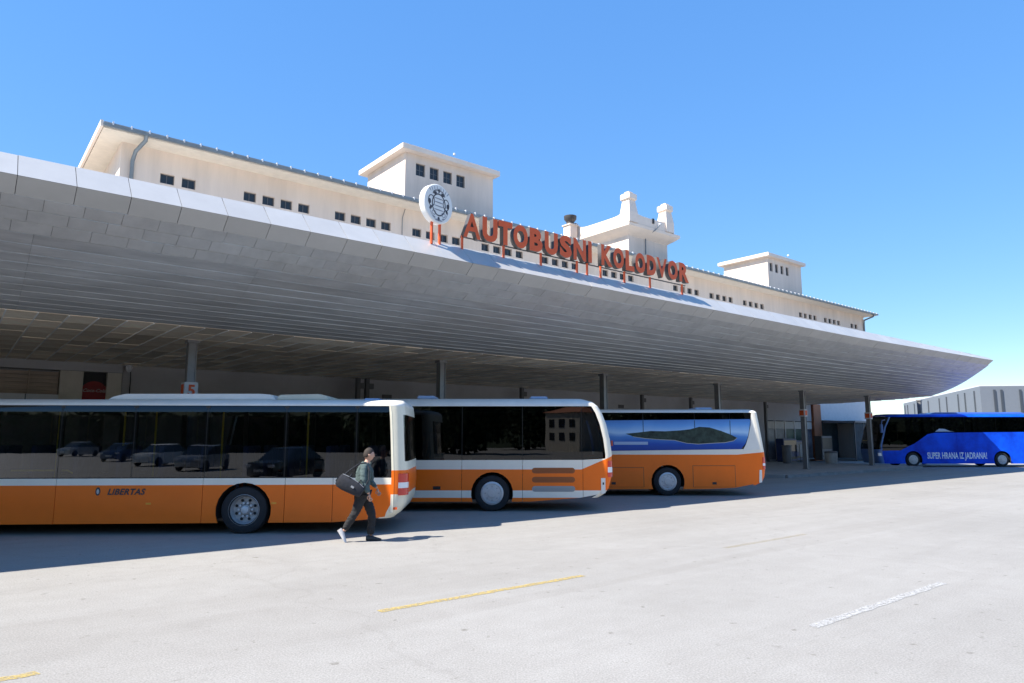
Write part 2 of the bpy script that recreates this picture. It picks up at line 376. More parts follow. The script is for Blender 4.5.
for i, a0 in enumerate((-2.5, 3.95)):
    dash(a0, a0 + 3.25, 7.22 + .05 * i, .115, 'yellow_paint_worn', 'lane_dash')
dash(10.9, 13.7, 7.45, .10, 'faded_yellow', 'lane_dash')
dash(7.15, 10.6, 3.86, .115, 'white_paint', 'lane_line')

# platform pavement with kerb
pl = [(-30, 23.4), (29, 23.4), (31.5, 18.05), (47.6, 18.05), (48.6, 21.5), (48.6, 29.4), (-30, 29.4)]
mb = MB(); n = len(pl)
mb.add([(a, b, .15) for a, b in pl] + [(a, b, -.05) for a, b in pl], [tuple(range(n))] + [(i, (i + 1) % n, (i + 1) % n + n, i + n) for i in range(n)])
platform = tag(part('pavement', mb, 'pavement', None, FF), kind='structure')
a = 31.6
while a < 47.5:
    part('kerb_stone', MB().box(a, min(a + .98, 47.6), 17.9, 18.045, -.02, .152), 'kerb', platform, FF, bevel=.012); a += 1.0

# ------------------------------------------------------------------ canopy
CA0 = -24.0
def interp(tab, x):
    if x <= tab[0][0]: return tab[0][1]
    for (x0, y0), (x1, y1) in zip(tab, tab[1:]):
        if x <= x1: return y0 + (y1 - y0) * (x - x0) / (x1 - x0)
    return tab[-1][1]
AEND = [(13.9, 48.7), (15, 49.1), (16.5, 49.7), (18, 50.3), (21, 53.0), (24, 54.4), (29.6, 56.5)]
def aend(b): return interp(AEND, b)
def lipz(a): return interp([(-30, 6.33), (31, 6.33), (48.7, 6.55)], a)
def tipz(a): return interp([(-30, 6.84), (35, 6.84), (46, 6.82), (48.7, 6.70)], a)
def tipb(a): return interp([(-30, 14.42), (35, 14.42), (46, 14.38), (48.7, 14.10)], a)
LB = 13.9
def under(a):  # lower edge of the fascia return
    return 14.21, lipz(a) - .255
J_B, J_Z = 18.0, 4.65
def soff(t, a):   # soffit curve from fascia return (t=0) to flat ceiling (t=1)
    b0, z0 = under(a)
    b = b0 + (J_B - b0) * t; z = z0 + (J_Z - z0) * t
    return b, z - .24 * math.sin(PI * t) ** 1.0 * (1 - .15 * t)
canopy = thing('station_canopy', 'long silver grey metal canopy with curved underside over the bus bays', 'canopy', FP(20, 18))
# core body just inside the skins
mb = MB(); sts = [CA0 + i * 2.0 for i in range(37)] + [48.4]
rings = []
for a in sts:
    sc_ = []
    e = .03
    sc_.append((tipb(a) + .05, tipz(a) - .04)); sc_.append((LB + .05, lipz(a)))
    for k in range(9):
        b, z = soff(k / 8, a); sc_.append((b, z + .05))
    sc_.append((J_B, 5.2)); sc_.append((J_B, tipz(a) - .06))
    rings.append([(min(a, aend(b) - .08), b, z) for b, z in sc_])
n = len(rings[0])
rings.append([(aend(b) - .06, b, z) for (_, b, z) in rings[-1]])
mb.add([p for r in rings for p in r], [(i * n + j, i * n + (j + 1) % n, (i + 1) * n + (j + 1) % n, (i + 1) * n + j) for i in range(len(rings) - 1) for j in range(n)] + [tuple(range(n)), tuple((len(rings) - 1) * n + j for j in range(n))])
part('canopy_body', mb, 'canopy_core', canopy, FF)
# roof slab over the flat part
bs = [18.02, 21, 24, 27, 29.35]
mb = MB(); top = [(CA0, b) for b in (18.02, 29.35)]
poly = [(CA0, 29.35), (CA0, 18.02)] + [(aend(b) - .04, b) for b in bs]
n = len(poly)
mb.add([(a, b, 6.62) for a, b in poly] + [(a, b, 4.72) for a, b in poly], [tuple(range(n)), tuple(range(n, 2 * n))] + [(i, (i + 1) % n, (i + 1) % n + n, i + n) for i in range(n)])
part('roof_slab', mb, 'canopy_roof', canopy, FF)
# fascia panels: upper (sunlit slope) and lower return
PW = .86
edges = [CA0, -16, -8] + [-.33 - PW + i * PW for i in range(58)] + [48.68]
for i in range(len(edges) - 1):
    a0, a1 = edges[i] + .005, edges[i + 1] - .005
    if a1 - a0 < .05: continue
    r = random.Random(i); dz = r.uniform(-.006, .006)
    def V(a, wh, d=0.):
        if wh == 'tip': return (a, tipb(a) + d, tipz(a) + dz + d)
        if wh == 'lip': return (a, LB + dz + d, lipz(a))
        b, z = under(a); return (a, b + d * .5, z + d + dz)
    part('fascia_panel', MB().add([V(a0, 'lip'), V(a1, 'lip'), V(a1, 'tip'), V(a0, 'tip'), V(a0, 'lip', .03), V(a1, 'lip', .03), V(a1, 'tip', .02), V(a0, 'tip', .02)],
         [(0, 1, 2, 3), (4, 7, 6, 5), (0, 4, 5, 1), (1, 5, 6, 2), (2, 6, 7, 3), (3, 7, 4, 0)]), 'fascia', canopy, FF)
    def q(a, d): b, z = under(a); return (a, b + d, z + d + dz)
    part('return_panel', MB().add([(a0, LB + .004 + dz, lipz(a0) - .004), (a1, LB + .004 + dz, lipz(a1) - .004), q(a1, 0), q(a0, 0), (a0, LB + .035, lipz(a0) - .004), (a1, LB + .035, lipz(a1) - .004), q(a1, .03), q(a0, .03)],
         [(3, 2, 1, 0), (4, 5, 6, 7), (1, 5, 4, 0), (2, 6, 5, 1), (3, 7, 6, 2), (0, 4, 7, 3)]), 'return_panel', canopy, FF)
# top capping strip between fascia tip and roof
mb = MB()
cs = [CA0 + i * 3 for i in range(25)] + [48.5]
mb.add([(a, tipb(a) + .02, tipz(a) + .012) for a in cs] + [(a, 18.03, 6.64) for a in cs], [(i, i + 1, i + 1 + len(cs), i + len(cs)) for i in range(len(cs) - 1)])
part('roof_sheet', mb, 'canopy_roof', canopy, FF)
# underside: first rows cut into added cassettes hinting at sunlight glints, long slats below
NS = 14
def strip(t0, t1, a0, a1, th=.03, tilt=0.):
    vs_ = []
    for d in (0, th):
        for t, tl in ((t0, 0), (t1, tilt)):
            for a in (a0, a1):
                b, z = soff(t, a); aa = min(a, aend(b)); vs_.append((aa, b, z + d + tl))
    return MB().add(vs_, [(0, 1, 3, 2), (4, 6, 7, 5), (0, 4, 5, 1), (1, 5, 7, 3), (3, 7, 6, 2), (2, 6, 4, 0)])
for k in range(NS):
    t0, t1 = k / NS + .0022, (k + 1) / NS - .0022
    if k < 3:
        a = -.9 - k * .21
        while a < 49:
            w = .62
            if aend(soff(t0, a)[0]) - a < .1: break
            r = random.Random(k * 997 + int(a * 13)); 
            part('glint_cassette', strip(t0, t1, a + .003, a + w - .003, tilt=r.uniform(-.007, .007)), 'glint_cassette', canopy, FF); a += w
        part('slat', strip(t0, t1, CA0, -.92), 'slat', canopy, FF)
    else:
        a = -3.2 ; part('slat', strip(t0, t1, CA0, -3.22), 'slat', canopy, FF)
        while a < 51:
            if aend(soff(t0, a)[0]) - a < .15: break
            r = random.Random(k * 31 + int(a * 7))
            part('slat', strip(t0, t1, a + .002, a + 4.098, tilt=.006 + r.uniform(-.004, .004)), 'slat', canopy, FF); a += 4.1
# flat ceiling: tiles between rails
TW, TD = .575, 1.165
tiles = []
i = 0; a = CA0
def inview(a, b):
    p = FF @ Vector((a, b, 4.65)); f_ = p.y * math.cos(R_(7.9)) + 2.7 * math.sin(R_(7.9))
    return f_ > 1 and -540 < 690 * p.x / f_ < 540, p.length
tile_me = {}
j = 0
while a < 56:
    for k in range(10):
        b0 = 18.03 + k * TD; bc = b0 + TD / 2
        if a + TW > aend(bc) - .05: continue
        ok, d = inview(a + TW / 2, bc); tiles.append((not ok, d, a, b0, random.Random(j * 11 + k).uniform(-.012, .008)))
    a += TW; j += 1
tiles.sort()
tme = mesh_of('ceiling_tile', MB().box(.012, TW - .012, .012, TD - .012, 0, .03), 'ceiling_tile')
rest = MB()
for i, (nv, d, a, b, dz) in enumerate(tiles):
    if i < 300: put('ceiling_tile', tme, canopy, FP(a, b, 4.65 + dz))
    else: rest.box(a + .012, a + TW - .012, b + .012, b + TD - .012, 4.65 + dz, 4.68 + dz)
tag(part('ceiling_tile_field', rest, 'ceiling_tile', canopy, FF), kind='stuff')
a = CA0; k = 0
while a < 55:
    if a > -2:
        be = 29.3; bs0 = 18.05
        # start where the plan edge allows
        while aend(bs0) < a + .1 and bs0 < 29: bs0 += .2
        if bs0 < 28.5: part('ceiling_rail', MB().box(a - .014, a + .014, bs0, be, 4.636, 4.664), 'rail', canopy, FF)
    a += TW; k += 1
# columns
for k in range(7):
    a = 5.1 + 8.3 * k; b = 20.55; base = .15 if (k in (4, 5)) else 0
    mb = MB().box(a - .10, a + .10, b - .10, b + .10, base, 4.66)
    mb.box(a - .17, a + .17, b - .17, b + .17, base, base + .025).box(a - .16, a + .16, b - .16, b + .16, 4.56, 4.67)
    for sx in (-1, 1):
        mb.box(a + sx * .1 - .012, a + sx * .1 + .012, b - .125, b + .125, base + .02, 4.62)
    co = part('column', mb, 'column', canopy, FF)
    if k in (0, 4, 5):
        z = 3.02 if k == 0 else 3.12
        nb = part('number_box', MB().box(a - .18, a + .18, b - .18, b + .18, z, z + .44), 'panel_pale', co, FF, bevel=.01)
        mb = MB().box(a - .13, a + .13, b - .186, b - .1805, z + .08, z + .36).box(a - .186, a - .1805, b - .13, b + .13, z + .08, z + .36)
        if k == 0:
            mb = MB().box(a - .186, a - .1805, b - .13, b + .13, z + .06, z + .38)
        o_ = part('number_face', mb, 'sign_red', co, FF)
        if k == 0:
            put('number', text_mesh('5', .42, .004, .012, mats=('sign_red',)), co, FP(a + .01, b - .187, z + .07) @ UP)

# ------------------------------------------------------------------ station building
WB = 29.6
bld = thing('station_building', 'cream rendered station building with flat towers and rows of small windows above the canopy', 'building', FP(36, 33))
WZ0, WZ1 = 12.1, 12.52
groups = [(5.74, 2), (9.04, 4), (13.25, 4), (17.45, 4), (21.82, 4), (26.22, 4), (31.35, 4), (38.45, 4), (42.69, 4), (47.03, 4), (55.43, 4), (59.73, 4), (64.75, 2)]
wins = [(a + .81 * i, a + .81 * i + .53) for a, nn in groups for i in range(nn)]
mb = MB()
mb.box(4.3, 67.5, WB, WB + .3, 6.64, WZ0).box(4.3, 67.5, WB, WB + .3, WZ1, 13.56)
xs = [4.3] + [v for w in wins for v in w] + [67.5]
for x0, x1 in zip(xs[0::2], xs[1::2]): mb.box(x0, x1, WB, WB + .3, WZ0, WZ1)
part('wall', mb, 'wall', bld, FF)
part('end_wall', MB().box(4.3, 4.6, WB + .302, WB + 4.2, 4.7, 13.55), 'wall', bld, FF)
part('end_wall', MB().box(67.2, 67.5, WB + .302, WB + 4.2, 0, 13.55), 'wall', bld, FF)
part('rear_wall', MB().box(4.3, 67.5, WB + 4.0, WB + 4.3, 0, 13.54), 'wall', bld, FF)
for i, (x0, x1) in enumerate(wins):
    xm = (x0 + x1) / 2
    fr = MB().box(x0, x1, WB + .12, WB + .17, WZ0, WZ0 + .035).box(x0, x1, WB + .12, WB + .17, WZ1 - .035, WZ1)
    fr.box(x0, x0 + .035, WB + .12, WB + .17, WZ0 + .035, WZ1 - .035).box(x1 - .035, x1, WB + .12, WB + .17, WZ0 + .035, WZ1 - .035).box(xm - .015, xm + .015, WB + .12, WB + .17, WZ0 + .035, WZ1 - .035)
    w = part('window', fr, 'window_frame', bld, FF)
    for s0, s1 in ((x0 + .035, xm - .015), (xm + .015, x1 - .035)):
        part('pane', MB().box(s0, s1, WB + .14, WB + .15, WZ0 + .035, WZ1 - .035), 'window_dark', w, FF)
# lower grey wall behind the bays, with vents and rear posts
lw = MB().box(4.92, 56.2, WB - .14, WB - .012, 3.26, 4.71).box(4.92, 49.0, WB - .14, WB - .012, 0, 3.26)
part('lower_wall', lw, 'grey_wall', bld, FF)
part('upper_side_wall', MB().box(57.6, 67.5, WB, WB + .3, 3.4, 6.64), 'panel_pale', bld, FF)
part('inner_wall', MB().box(50, 67.1, WB + 3.0, WB + 3.1, 0, 3.4), 'teal_glass', bld, FF)
for a in (15.9, 32.4, 44.2): 
    v = part('vent', MB().box(a, a + .5, WB - .17, WB - .142, 3.75, 3.97), 'window_frame', bld, FF)
    for q in range(4): part('vent_slat', MB().box(a + .02, a + .48, WB - .185, WB - .171, 3.77 + q * .05, 3.795 + q * .05), 'black', v, FF)
for a in (14.3, 14.75, 24.0, 33.9, 38.9, 48.1):
    part('rear_post', MB().box(a - .09, a + .09, 28.7, 28.9, .15, 4.62).box(a + .1, a + .32, 28.72, 28.88, 4.15, 4.4), 'window_frame', bld, FF, bevel=.01)
part('corner_pillar', MB().box(56.3, 57.55, WB - .3, WB + .25, 0, 4.7), 'brown_pillar', bld, FF, bevel=.01)
# eaves and roof
EZ = 13.62
mb = MB(); o0, o1 = 3.5, 68.0
mb.box(o0 + .02, o1 - .02, 28.62, 34.9, 13.56, 13.62)
FE = FF @ T((0, 0, -.13))
part('eave_soffit', mb, 'soffit', bld, FE)
mb = MB()
mb.add([(o0, 28.6, 13.63), (o1, 28.6, 13.63), (o1, 35.2, 13.63), (o0, 35.2, 13.63), (o0 + 3.2, 31.9, 13.98), (o1 - 3.2, 31.9, 13.98), (o0, 28.6, 13.76), (o1, 28.6, 13.76), (o1, 35.2, 13.76), (o0, 35.2, 13.76)],
       [(0, 1, 7, 6), (1, 2, 8, 7), (2, 3, 9, 8), (3, 0, 6, 9), (6, 7, 5, 4), (7, 8, 5), (8, 9, 4, 5), (9, 6, 4), (3, 2, 1, 0)])
roof = part('roof', mb, 'roof_tile', bld, FE)
part('verge_board', MB().box(3.40, 3.496, 28.5, 35.2, 13.56, 13.80), 'wall_trim', roof, FE)
mb = MB()
pr = [(28.58, 13.60), (28.42, 13.58), (28.40, 13.70), (28.42, 13.74), (28.44, 13.70), (28.46, 13.62), (28.58, 13.64)]
n = len(pr); mb.add([(3.5, b, z) for b, z in pr] + [(68.0, b, z) for b, z in pr], [(i, (i + 1) % n, (i + 1) % n + n, i + n) for i in range(n)] + [tuple(range(n)), tuple(range(n, 2 * n))])
gut = part('gutter', mb, 'gutter', bld, FE)
bme = mesh_of('gutter_bracket', MB().box(-.02, .02, -.03, .16, -.02, .03).box(-.025, .025, -.045, -.025, -.10, .03), 'panel_pale')
a = 3.8
while a < 67.9:
    put('gutter_bracket', bme, gut, FP(a, 28.43, 13.63)); a += .62
part('downpipe', MB().tube([(4.95, 28.45, 13.6), (4.95, 28.6, 13.3), (4.75, 29.3, 13.05), (4.7, 29.5, 12.7), (4.7, 29.5, 6.6)], .075, 10), 'gutter', bld, FF, smooth=True)
part('downpipe', MB().tube([(67.3, 28.45, 13.6), (67.3, 28.6, 13.3), (67.3, 29.45, 13.05), (67.3, 29.5, 12.7), (67.3, 29.5, 6.6)], .075, 10), 'gutter', bld, FF, smooth=True)
part('cable', MB().tube([(17.0, WB - .02, 13.4), (16.85, WB - .02, 12.9), (16.85, WB - .02, 6.7)], .014, 5), 'gutter', bld, FF)
# towers
def tower(a0, a1, z1, wz0, wz1, wa, ww):
    b0, b1 = 30.2, 34.4
    mb = MB()
    t = .25
    if wa:
        zs = [13.5, wz0, wz1, z1]
        mb.box(a0, a1, b0, b0 + t, 13.5, wz0).box(a0, a1, b0, b0 + t, wz1, z1)
        e = [a0] + [v for w in wa for v in (w, w + ww)] + [a1]
        for x0, x1 in zip(e[0::2], e[1::2]): mb.box(x0, x1, b0, b0 + t, wz0, wz1)
    else: mb.box(a0, a1, b0, b0 + t, 13.5, z1)
    mb.box(a0, a0 + t, b0 + t, b1, 13.5, z1).box(a1 - t, a1, b0 + t, b1, 13.5, z1).box(a0 + t, a1 - t, b1 - t, b1, 13.5, z1)
    tw = part('tower', mb, 'wall', bld, FF)
    for x in wa:
        h = wz1 - wz0
        fr = MB().box(x, x + ww, b0 + .1, b0 + .15, wz0, wz0 + .04).box(x, x + ww, b0 + .1, b0 + .15, wz1 - .04, wz1).box(x, x + .04, b0 + .1, b0 + .15, wz0 + .04, wz1 - .04).box(x + ww - .04, x + ww, b0 + .1, b0 + .15, wz0 + .04, wz1 - .04)
        fr.box(x + ww / 2 - .02, x + ww / 2 + .02, b0 + .1, b0 + .15, wz0 + .04, wz1 - .04).box(x + .04, x + ww - .04, b0 + .105, b0 + .145, wz0 + h / 2 - .015, wz0 + h / 2 + .015)
        fr.box(x, x + ww, b0 + .12, b0 + .13, wz0, wz1, 1)
        part('tower_window', fr, ['window_frame', 'window_dark'], tw, FF)
    return tw
t1 = tower(17.3, 23.05, 16.74, 15.62, 16.30, [17.94, 18.80, 19.66, 20.52], .57)
part('tower_cap', MB().box(16.92, 23.28, 29.82, 34.8, 16.742, 17.03).box(17.0, 23.2, 29.9, 34.7, 17.03, 17.08), 'wall_trim', t1, FF, bevel=.02)
t3 = tower(51.9, 57.3, 16.88, 15.72, 16.46, [52.2, 53.05, 53.9, 54.75], .46)
part('tower_cap', MB().box(51.5, 57.55, 29.85, 34.75, 16.882, 17.16).box(51.6, 57.45, 29.95, 34.65, 17.16, 17.21), 'wall_trim', t3, FF, bevel=.02)
t2 = tower(34.6, 38.7, 15.9, 0, 0, [], 0)
mb = MB()
for (d0, za), (d1, zb) in zip([(0, 15.5), (.12, 15.6), (.35, 15.75), (.48, 15.85), (.64, 15.98), (.66, 16.18)], [(.12, 15.6), (.35, 15.75), (.48, 15.85), (.64, 15.98), (.66, 16.18), (.55, 16.22)]):
    A = [(34.6 - d0, 30.2 - d0, za), (38.7 + d0, 30.2 - d0, za), (38.7 + d0, 34.4 + d0, za), (34.6 - d0, 34.4 + d0, za)]
    B = [(34.6 - d1, 30.2 - d1, zb), (38.7 + d1, 30.2 - d1, zb), (38.7 + d1, 34.4 + d1, zb), (34.6 - d1, 34.4 + d1, zb)]
    mb.add(A + B, [(i, (i + 1) % 4, (i + 1) % 4 + 4, i + 4) for i in range(4)])
mb.add([(34.05, 29.65, 16.22), (39.25, 29.65, 16.22), (39.25, 34.95, 16.22), (34.05, 34.95, 16.22)], [(0, 1, 2, 3)])
part('tower_cornice', mb, 'wall_trim', t2, FF)
# parapet flaring up to the corner pedestals
mb = MB()
def flare(s, Ls): # height along a side of length Ls
    d = min(s, Ls - s); return 16.80 + .55 * math.exp(-max(0, d - .25) / .28)
for (ax, fixed, lo, hi) in (('a', 29.66, 34.1, 38.5), ('a', 34.9, 34.1, 38.5), ('b', 34.12, 29.66, 34.9), ('b', 38.48, 29.66, 34.9)):
    K = 26; top = []; bot = []
    for i in range(K + 1):
        s = lo + (hi - lo) * i / K; z = flare(s - lo, hi - lo)
        for w in (-.09, .09):
            p = (s, fixed + w) if ax == 'a' else (fixed + w, s)
            top.append((*p, z)); bot.append((*p, 16.2))
    k0 = len(mb.v); mb.v += top + bot; m_ = 2 * (K + 1)
    for i in range(K):
        q = k0 + 2 * i
        mb.f += [(q, q + 1, q + 3, q + 2), (q, q + 2, q + 2 + m_, q + m_), (q + 1, q + 1 + m_, q + 3 + m_, q + 3)]; mb.m += [0, 0, 0]
par = part('parapet', mb, 'wall_trim', t2, FF)
for a, b in ((34.35, 29.9), (38.2, 29.9), (38.2, 34.7)):
    mb = MB()
    for (r0, za), (r1, zb) in zip([(.42, 16.2), (.42, 16.9), (.38, 17.2), (.33, 17.55), (.30, 17.75)], [(.42, 16.9), (.38, 17.2), (.33, 17.55), (.30, 17.75), (.30, 17.8)]):
        A = [(a - r0, b - r0, za), (a + r0, b - r0, za), (a + r0, b + r0, za), (a - r0, b + r0, za)]; B = [(a - r1, b - r1, zb), (a + r1, b - r1, zb), (a + r1, b + r1, zb), (a - r1, b + r1, zb)]
        mb.add(A + B, [(i, (i + 1) % 4, (i + 1) % 4 + 4, i + 4) for i in range(4)])
    pn = part('pinnacle', mb, 'wall_trim', t2, FF)
    part('pinnacle_head', MB().box(a - .42, a + .42, b - .42, b + .42, 17.76, 18.2), 'wall_trim', t2, FF, bevel=.06, smooth=True, seg=3)
    part('pinnacle_cap', MB().box(a - .23, a + .23, b - .23, b + .23, 18.2, 18.36), 'wall_trim', t2, FF, bevel=.05)
part('lamp', MB().lathe([(.0, 0), (.1, .02), (.1, .1), (0, .14)], (36.9, 29.35, 16.45), n=10).tube([(36.9, 29.35, 16.4), (36.9, 29.6, 16.4)], .03, 6), 'panel_pale', t2, FF)
part('lamp_bracket', MB().box(36.35, 36.5, 29.5, 29.575, 16.5, 16.85), 'black', t2, FF)
part('cable', MB().tube([(36.9, 29.38, 16.42), (36.5, 29.5, 16.0), (36.3, 30.15, 15.7), (36.3, 30.16, 14.0)], .035, 6), 'gutter', t2, FF)
# chimney with dark cowl
ch = part('chimney', MB().box(33.2, 33.9, 34.4, 35.1, 13.7, 17.0).box(33.12, 33.98, 34.32, 35.18, 17.0, 17.08), 'wall', bld, FF)
part('chimney_cowl', MB().lathe([(.28, 17.08), (.28, 17.3), (.44, 17.5), (.46, 17.75), (.40, 17.76), (.0, 17.74)], (33.55, 34.75, 0), n=16), 'sign_side', ch, FF, smooth=True)
part('tower_lamp', MB().lathe([(0, 0), (.07, .03), (.07, .12), (0, .16)], (20.0, 29.66, 17.06), n=8), 'panel_pale', t1, FF)
part('tower_lamp', MB().lathe([(0, 0), (.09, .03), (.09, .14), (0, .2)], (54.3, 29.66, 17.2), n=8), 'panel_pale', t3, FF)

# ------------------------------------------------------------------ roof lettering and emblem
letters = [('A', 9.84, 10.4), ('U', 10.45, 10.96), ('T', 10.98, 11.47), ('O', 11.5, 12.02), ('B', 12.08, 12.56), ('U', 12.64, 13.15), ('S', 13.22, 13.7), ('N', 13.77, 14.29), ('I', 14.38, 14.53), ('K', 14.94, 15.44), ('O', 15.47, 15.96), ('L', 16.03, 16.44), ('O', 16.49, 16.98), ('D', 17.05, 17.52), ('V', 17.54, 18.08), ('O', 18.12, 18.64), ('R', 18.72, 19.24)]
sign = thing('station_sign', 'orange red raised capital letters on posts along the canopy edge', 'sign', FP(14.5, 14.3, 6.7))
for i, (ch_, a0, a1) in enumerate(letters):
    me = text_mesh(ch_, 1., .08, .022 if ch_ in 'VA' else (.042 if ch_ in 'KNR' else .055), mats=('sign_red', 'sign_side'), align='LEFT')  # dark side faces: shade on the letter edges put into the colour
    xs_ = [v.co.x for v in me.vertices]; ys_ = [v.co.y for v in me.vertices]
    w0, w1, h0, h1 = min(xs_), max(xs_), min(ys_), max(ys_)
    for v in me.vertices:
        v.co.x = (v.co.x - w0) / (w1 - w0) * (a1 - a0); v.co.y = (v.co.y - h0) / (h1 - h0) * .665
    lo = put('letter', me, sign, FP(a0 * 1.0115, 14.38, 7.12 + .012 * (a0 - 9.84)) @ UP)
for a in (9.86, 11.22, 12.56, 13.98, 14.40, 14.98, 16.05, 17.28, 18.95):
    a *= 1.0115; part('post', MB().box(a - .025, a + .025, 14.36, 14.41, 6.74, 7.16), 'sign_red', sign, FF)
part('rear_rail', MB().box(10.0, 19.4, 14.415, 14.445, 7.13, 7.16), 'sign_side', sign, FF)
emb = thing('emblem_sign', 'round white sign with dark crest on two posts left of the lettering', 'sign', FP(9.04, 14.2, 6.7))
ec, ez, er = 9.14, 7.81, .51
FB = FP(ec, 14.36) @ RZ(R_(12)) @ T((-ec, -14.2, 0))
part('disc', MB().lathe([(0, -.10), (er - .02, -.10), (er, -.08), (er, .08), (er - .02, .10), (0, .10)], (ec, 14.2, ez), axis='y', n=40), 'sign_white', emb, FB, smooth=True)
for a in (ec - .14, ec + .14): part('post', MB().box(a - .028, a + .028, 14.175, 14.225, 6.76, 7.33), 'sign_red', emb, FB)
mb = MB(); yb = 14.2 - .104
def blob(cx, cz, rx, rz, mi=0, n=9, rot=0., y=yb):
    cx, cz, rx, rz = cx * 1.3, cz * 1.3, rx * 1.3, rz * 1.3
    mb.flat([(ec + cx + rx * math.cos(t) * math.cos(rot) - rz * math.sin(t) * math.sin(rot), ez + cz + rx * math.cos(t) * math.sin(rot) + rz * math.sin(t) * math.cos(rot)) for t in [2 * PI * i / n for i in range(n)]], y, mi)
def ring(cx, cz, rx, rz, w, a0=0, a1=2 * PI, mi=0, n=18, y=yb):
    cx, cz, rx, rz, w = cx * 1.3, cz * 1.3, rx * 1.3, rz * 1.3, w * 1.1
    for i in range(n):
        t0, t1 = a0 + (a1 - a0) * i / n, a0 + (a1 - a0) * (i + 1) / n
        mb.flat([(ec + cx + rx * math.cos(t0), ez + cz + rz * math.sin(t0)), (ec + cx + rx * math.cos(t1), ez + cz + rz * math.sin(t1)), (ec + cx + (rx - w) * math.cos(t1), ez + cz + (rz - w) * math.sin(t1)), (ec + cx + (rx - w) * math.cos(t0), ez + cz + (rz - w) * math.sin(t0))], y, mi)
ring(0, -.02, .19, .23, .03)
for q in range(4): blob(0, .10 - q * .075, .14, .012, 1, y=yb - .002)
for s in (-1, 1):
    ring(s * .20, .02, .09, .12, .022, n=14); blob(s * .25, .0, .04, .055, 0); blob(s * .22, -.12, .03, .05, 0, rot=s * .6)
    blob(s * .10, .20, .045, .03, 0, rot=-s * .5); ring(s * .13, -.20, .06, .05, .02, 0, 2 * PI, 1, 10); blob(s * .13, -.28, .05, .014, 1, rot=s * .3)
    for q in range(4): blob(s * (.05 + q * .065), .30 - q * .018, .010, .055, 1, 6, rot=-s * .25 * q)
ring(0, .17, .17, .11, .022, 0, PI, 0, 12); blob(0, .26, .022, .05, 0); blob(0, -.33, .10, .022, 1); blob(0, -.30, .03, .04, 0)
ring(0, -.02, .27, .33, .012, PI * 1.1, PI * 1.9, 1, 16, y=yb - .002)
part('crest', mb, ['emblem_ink', 'emblem_grey'], emb, FB)

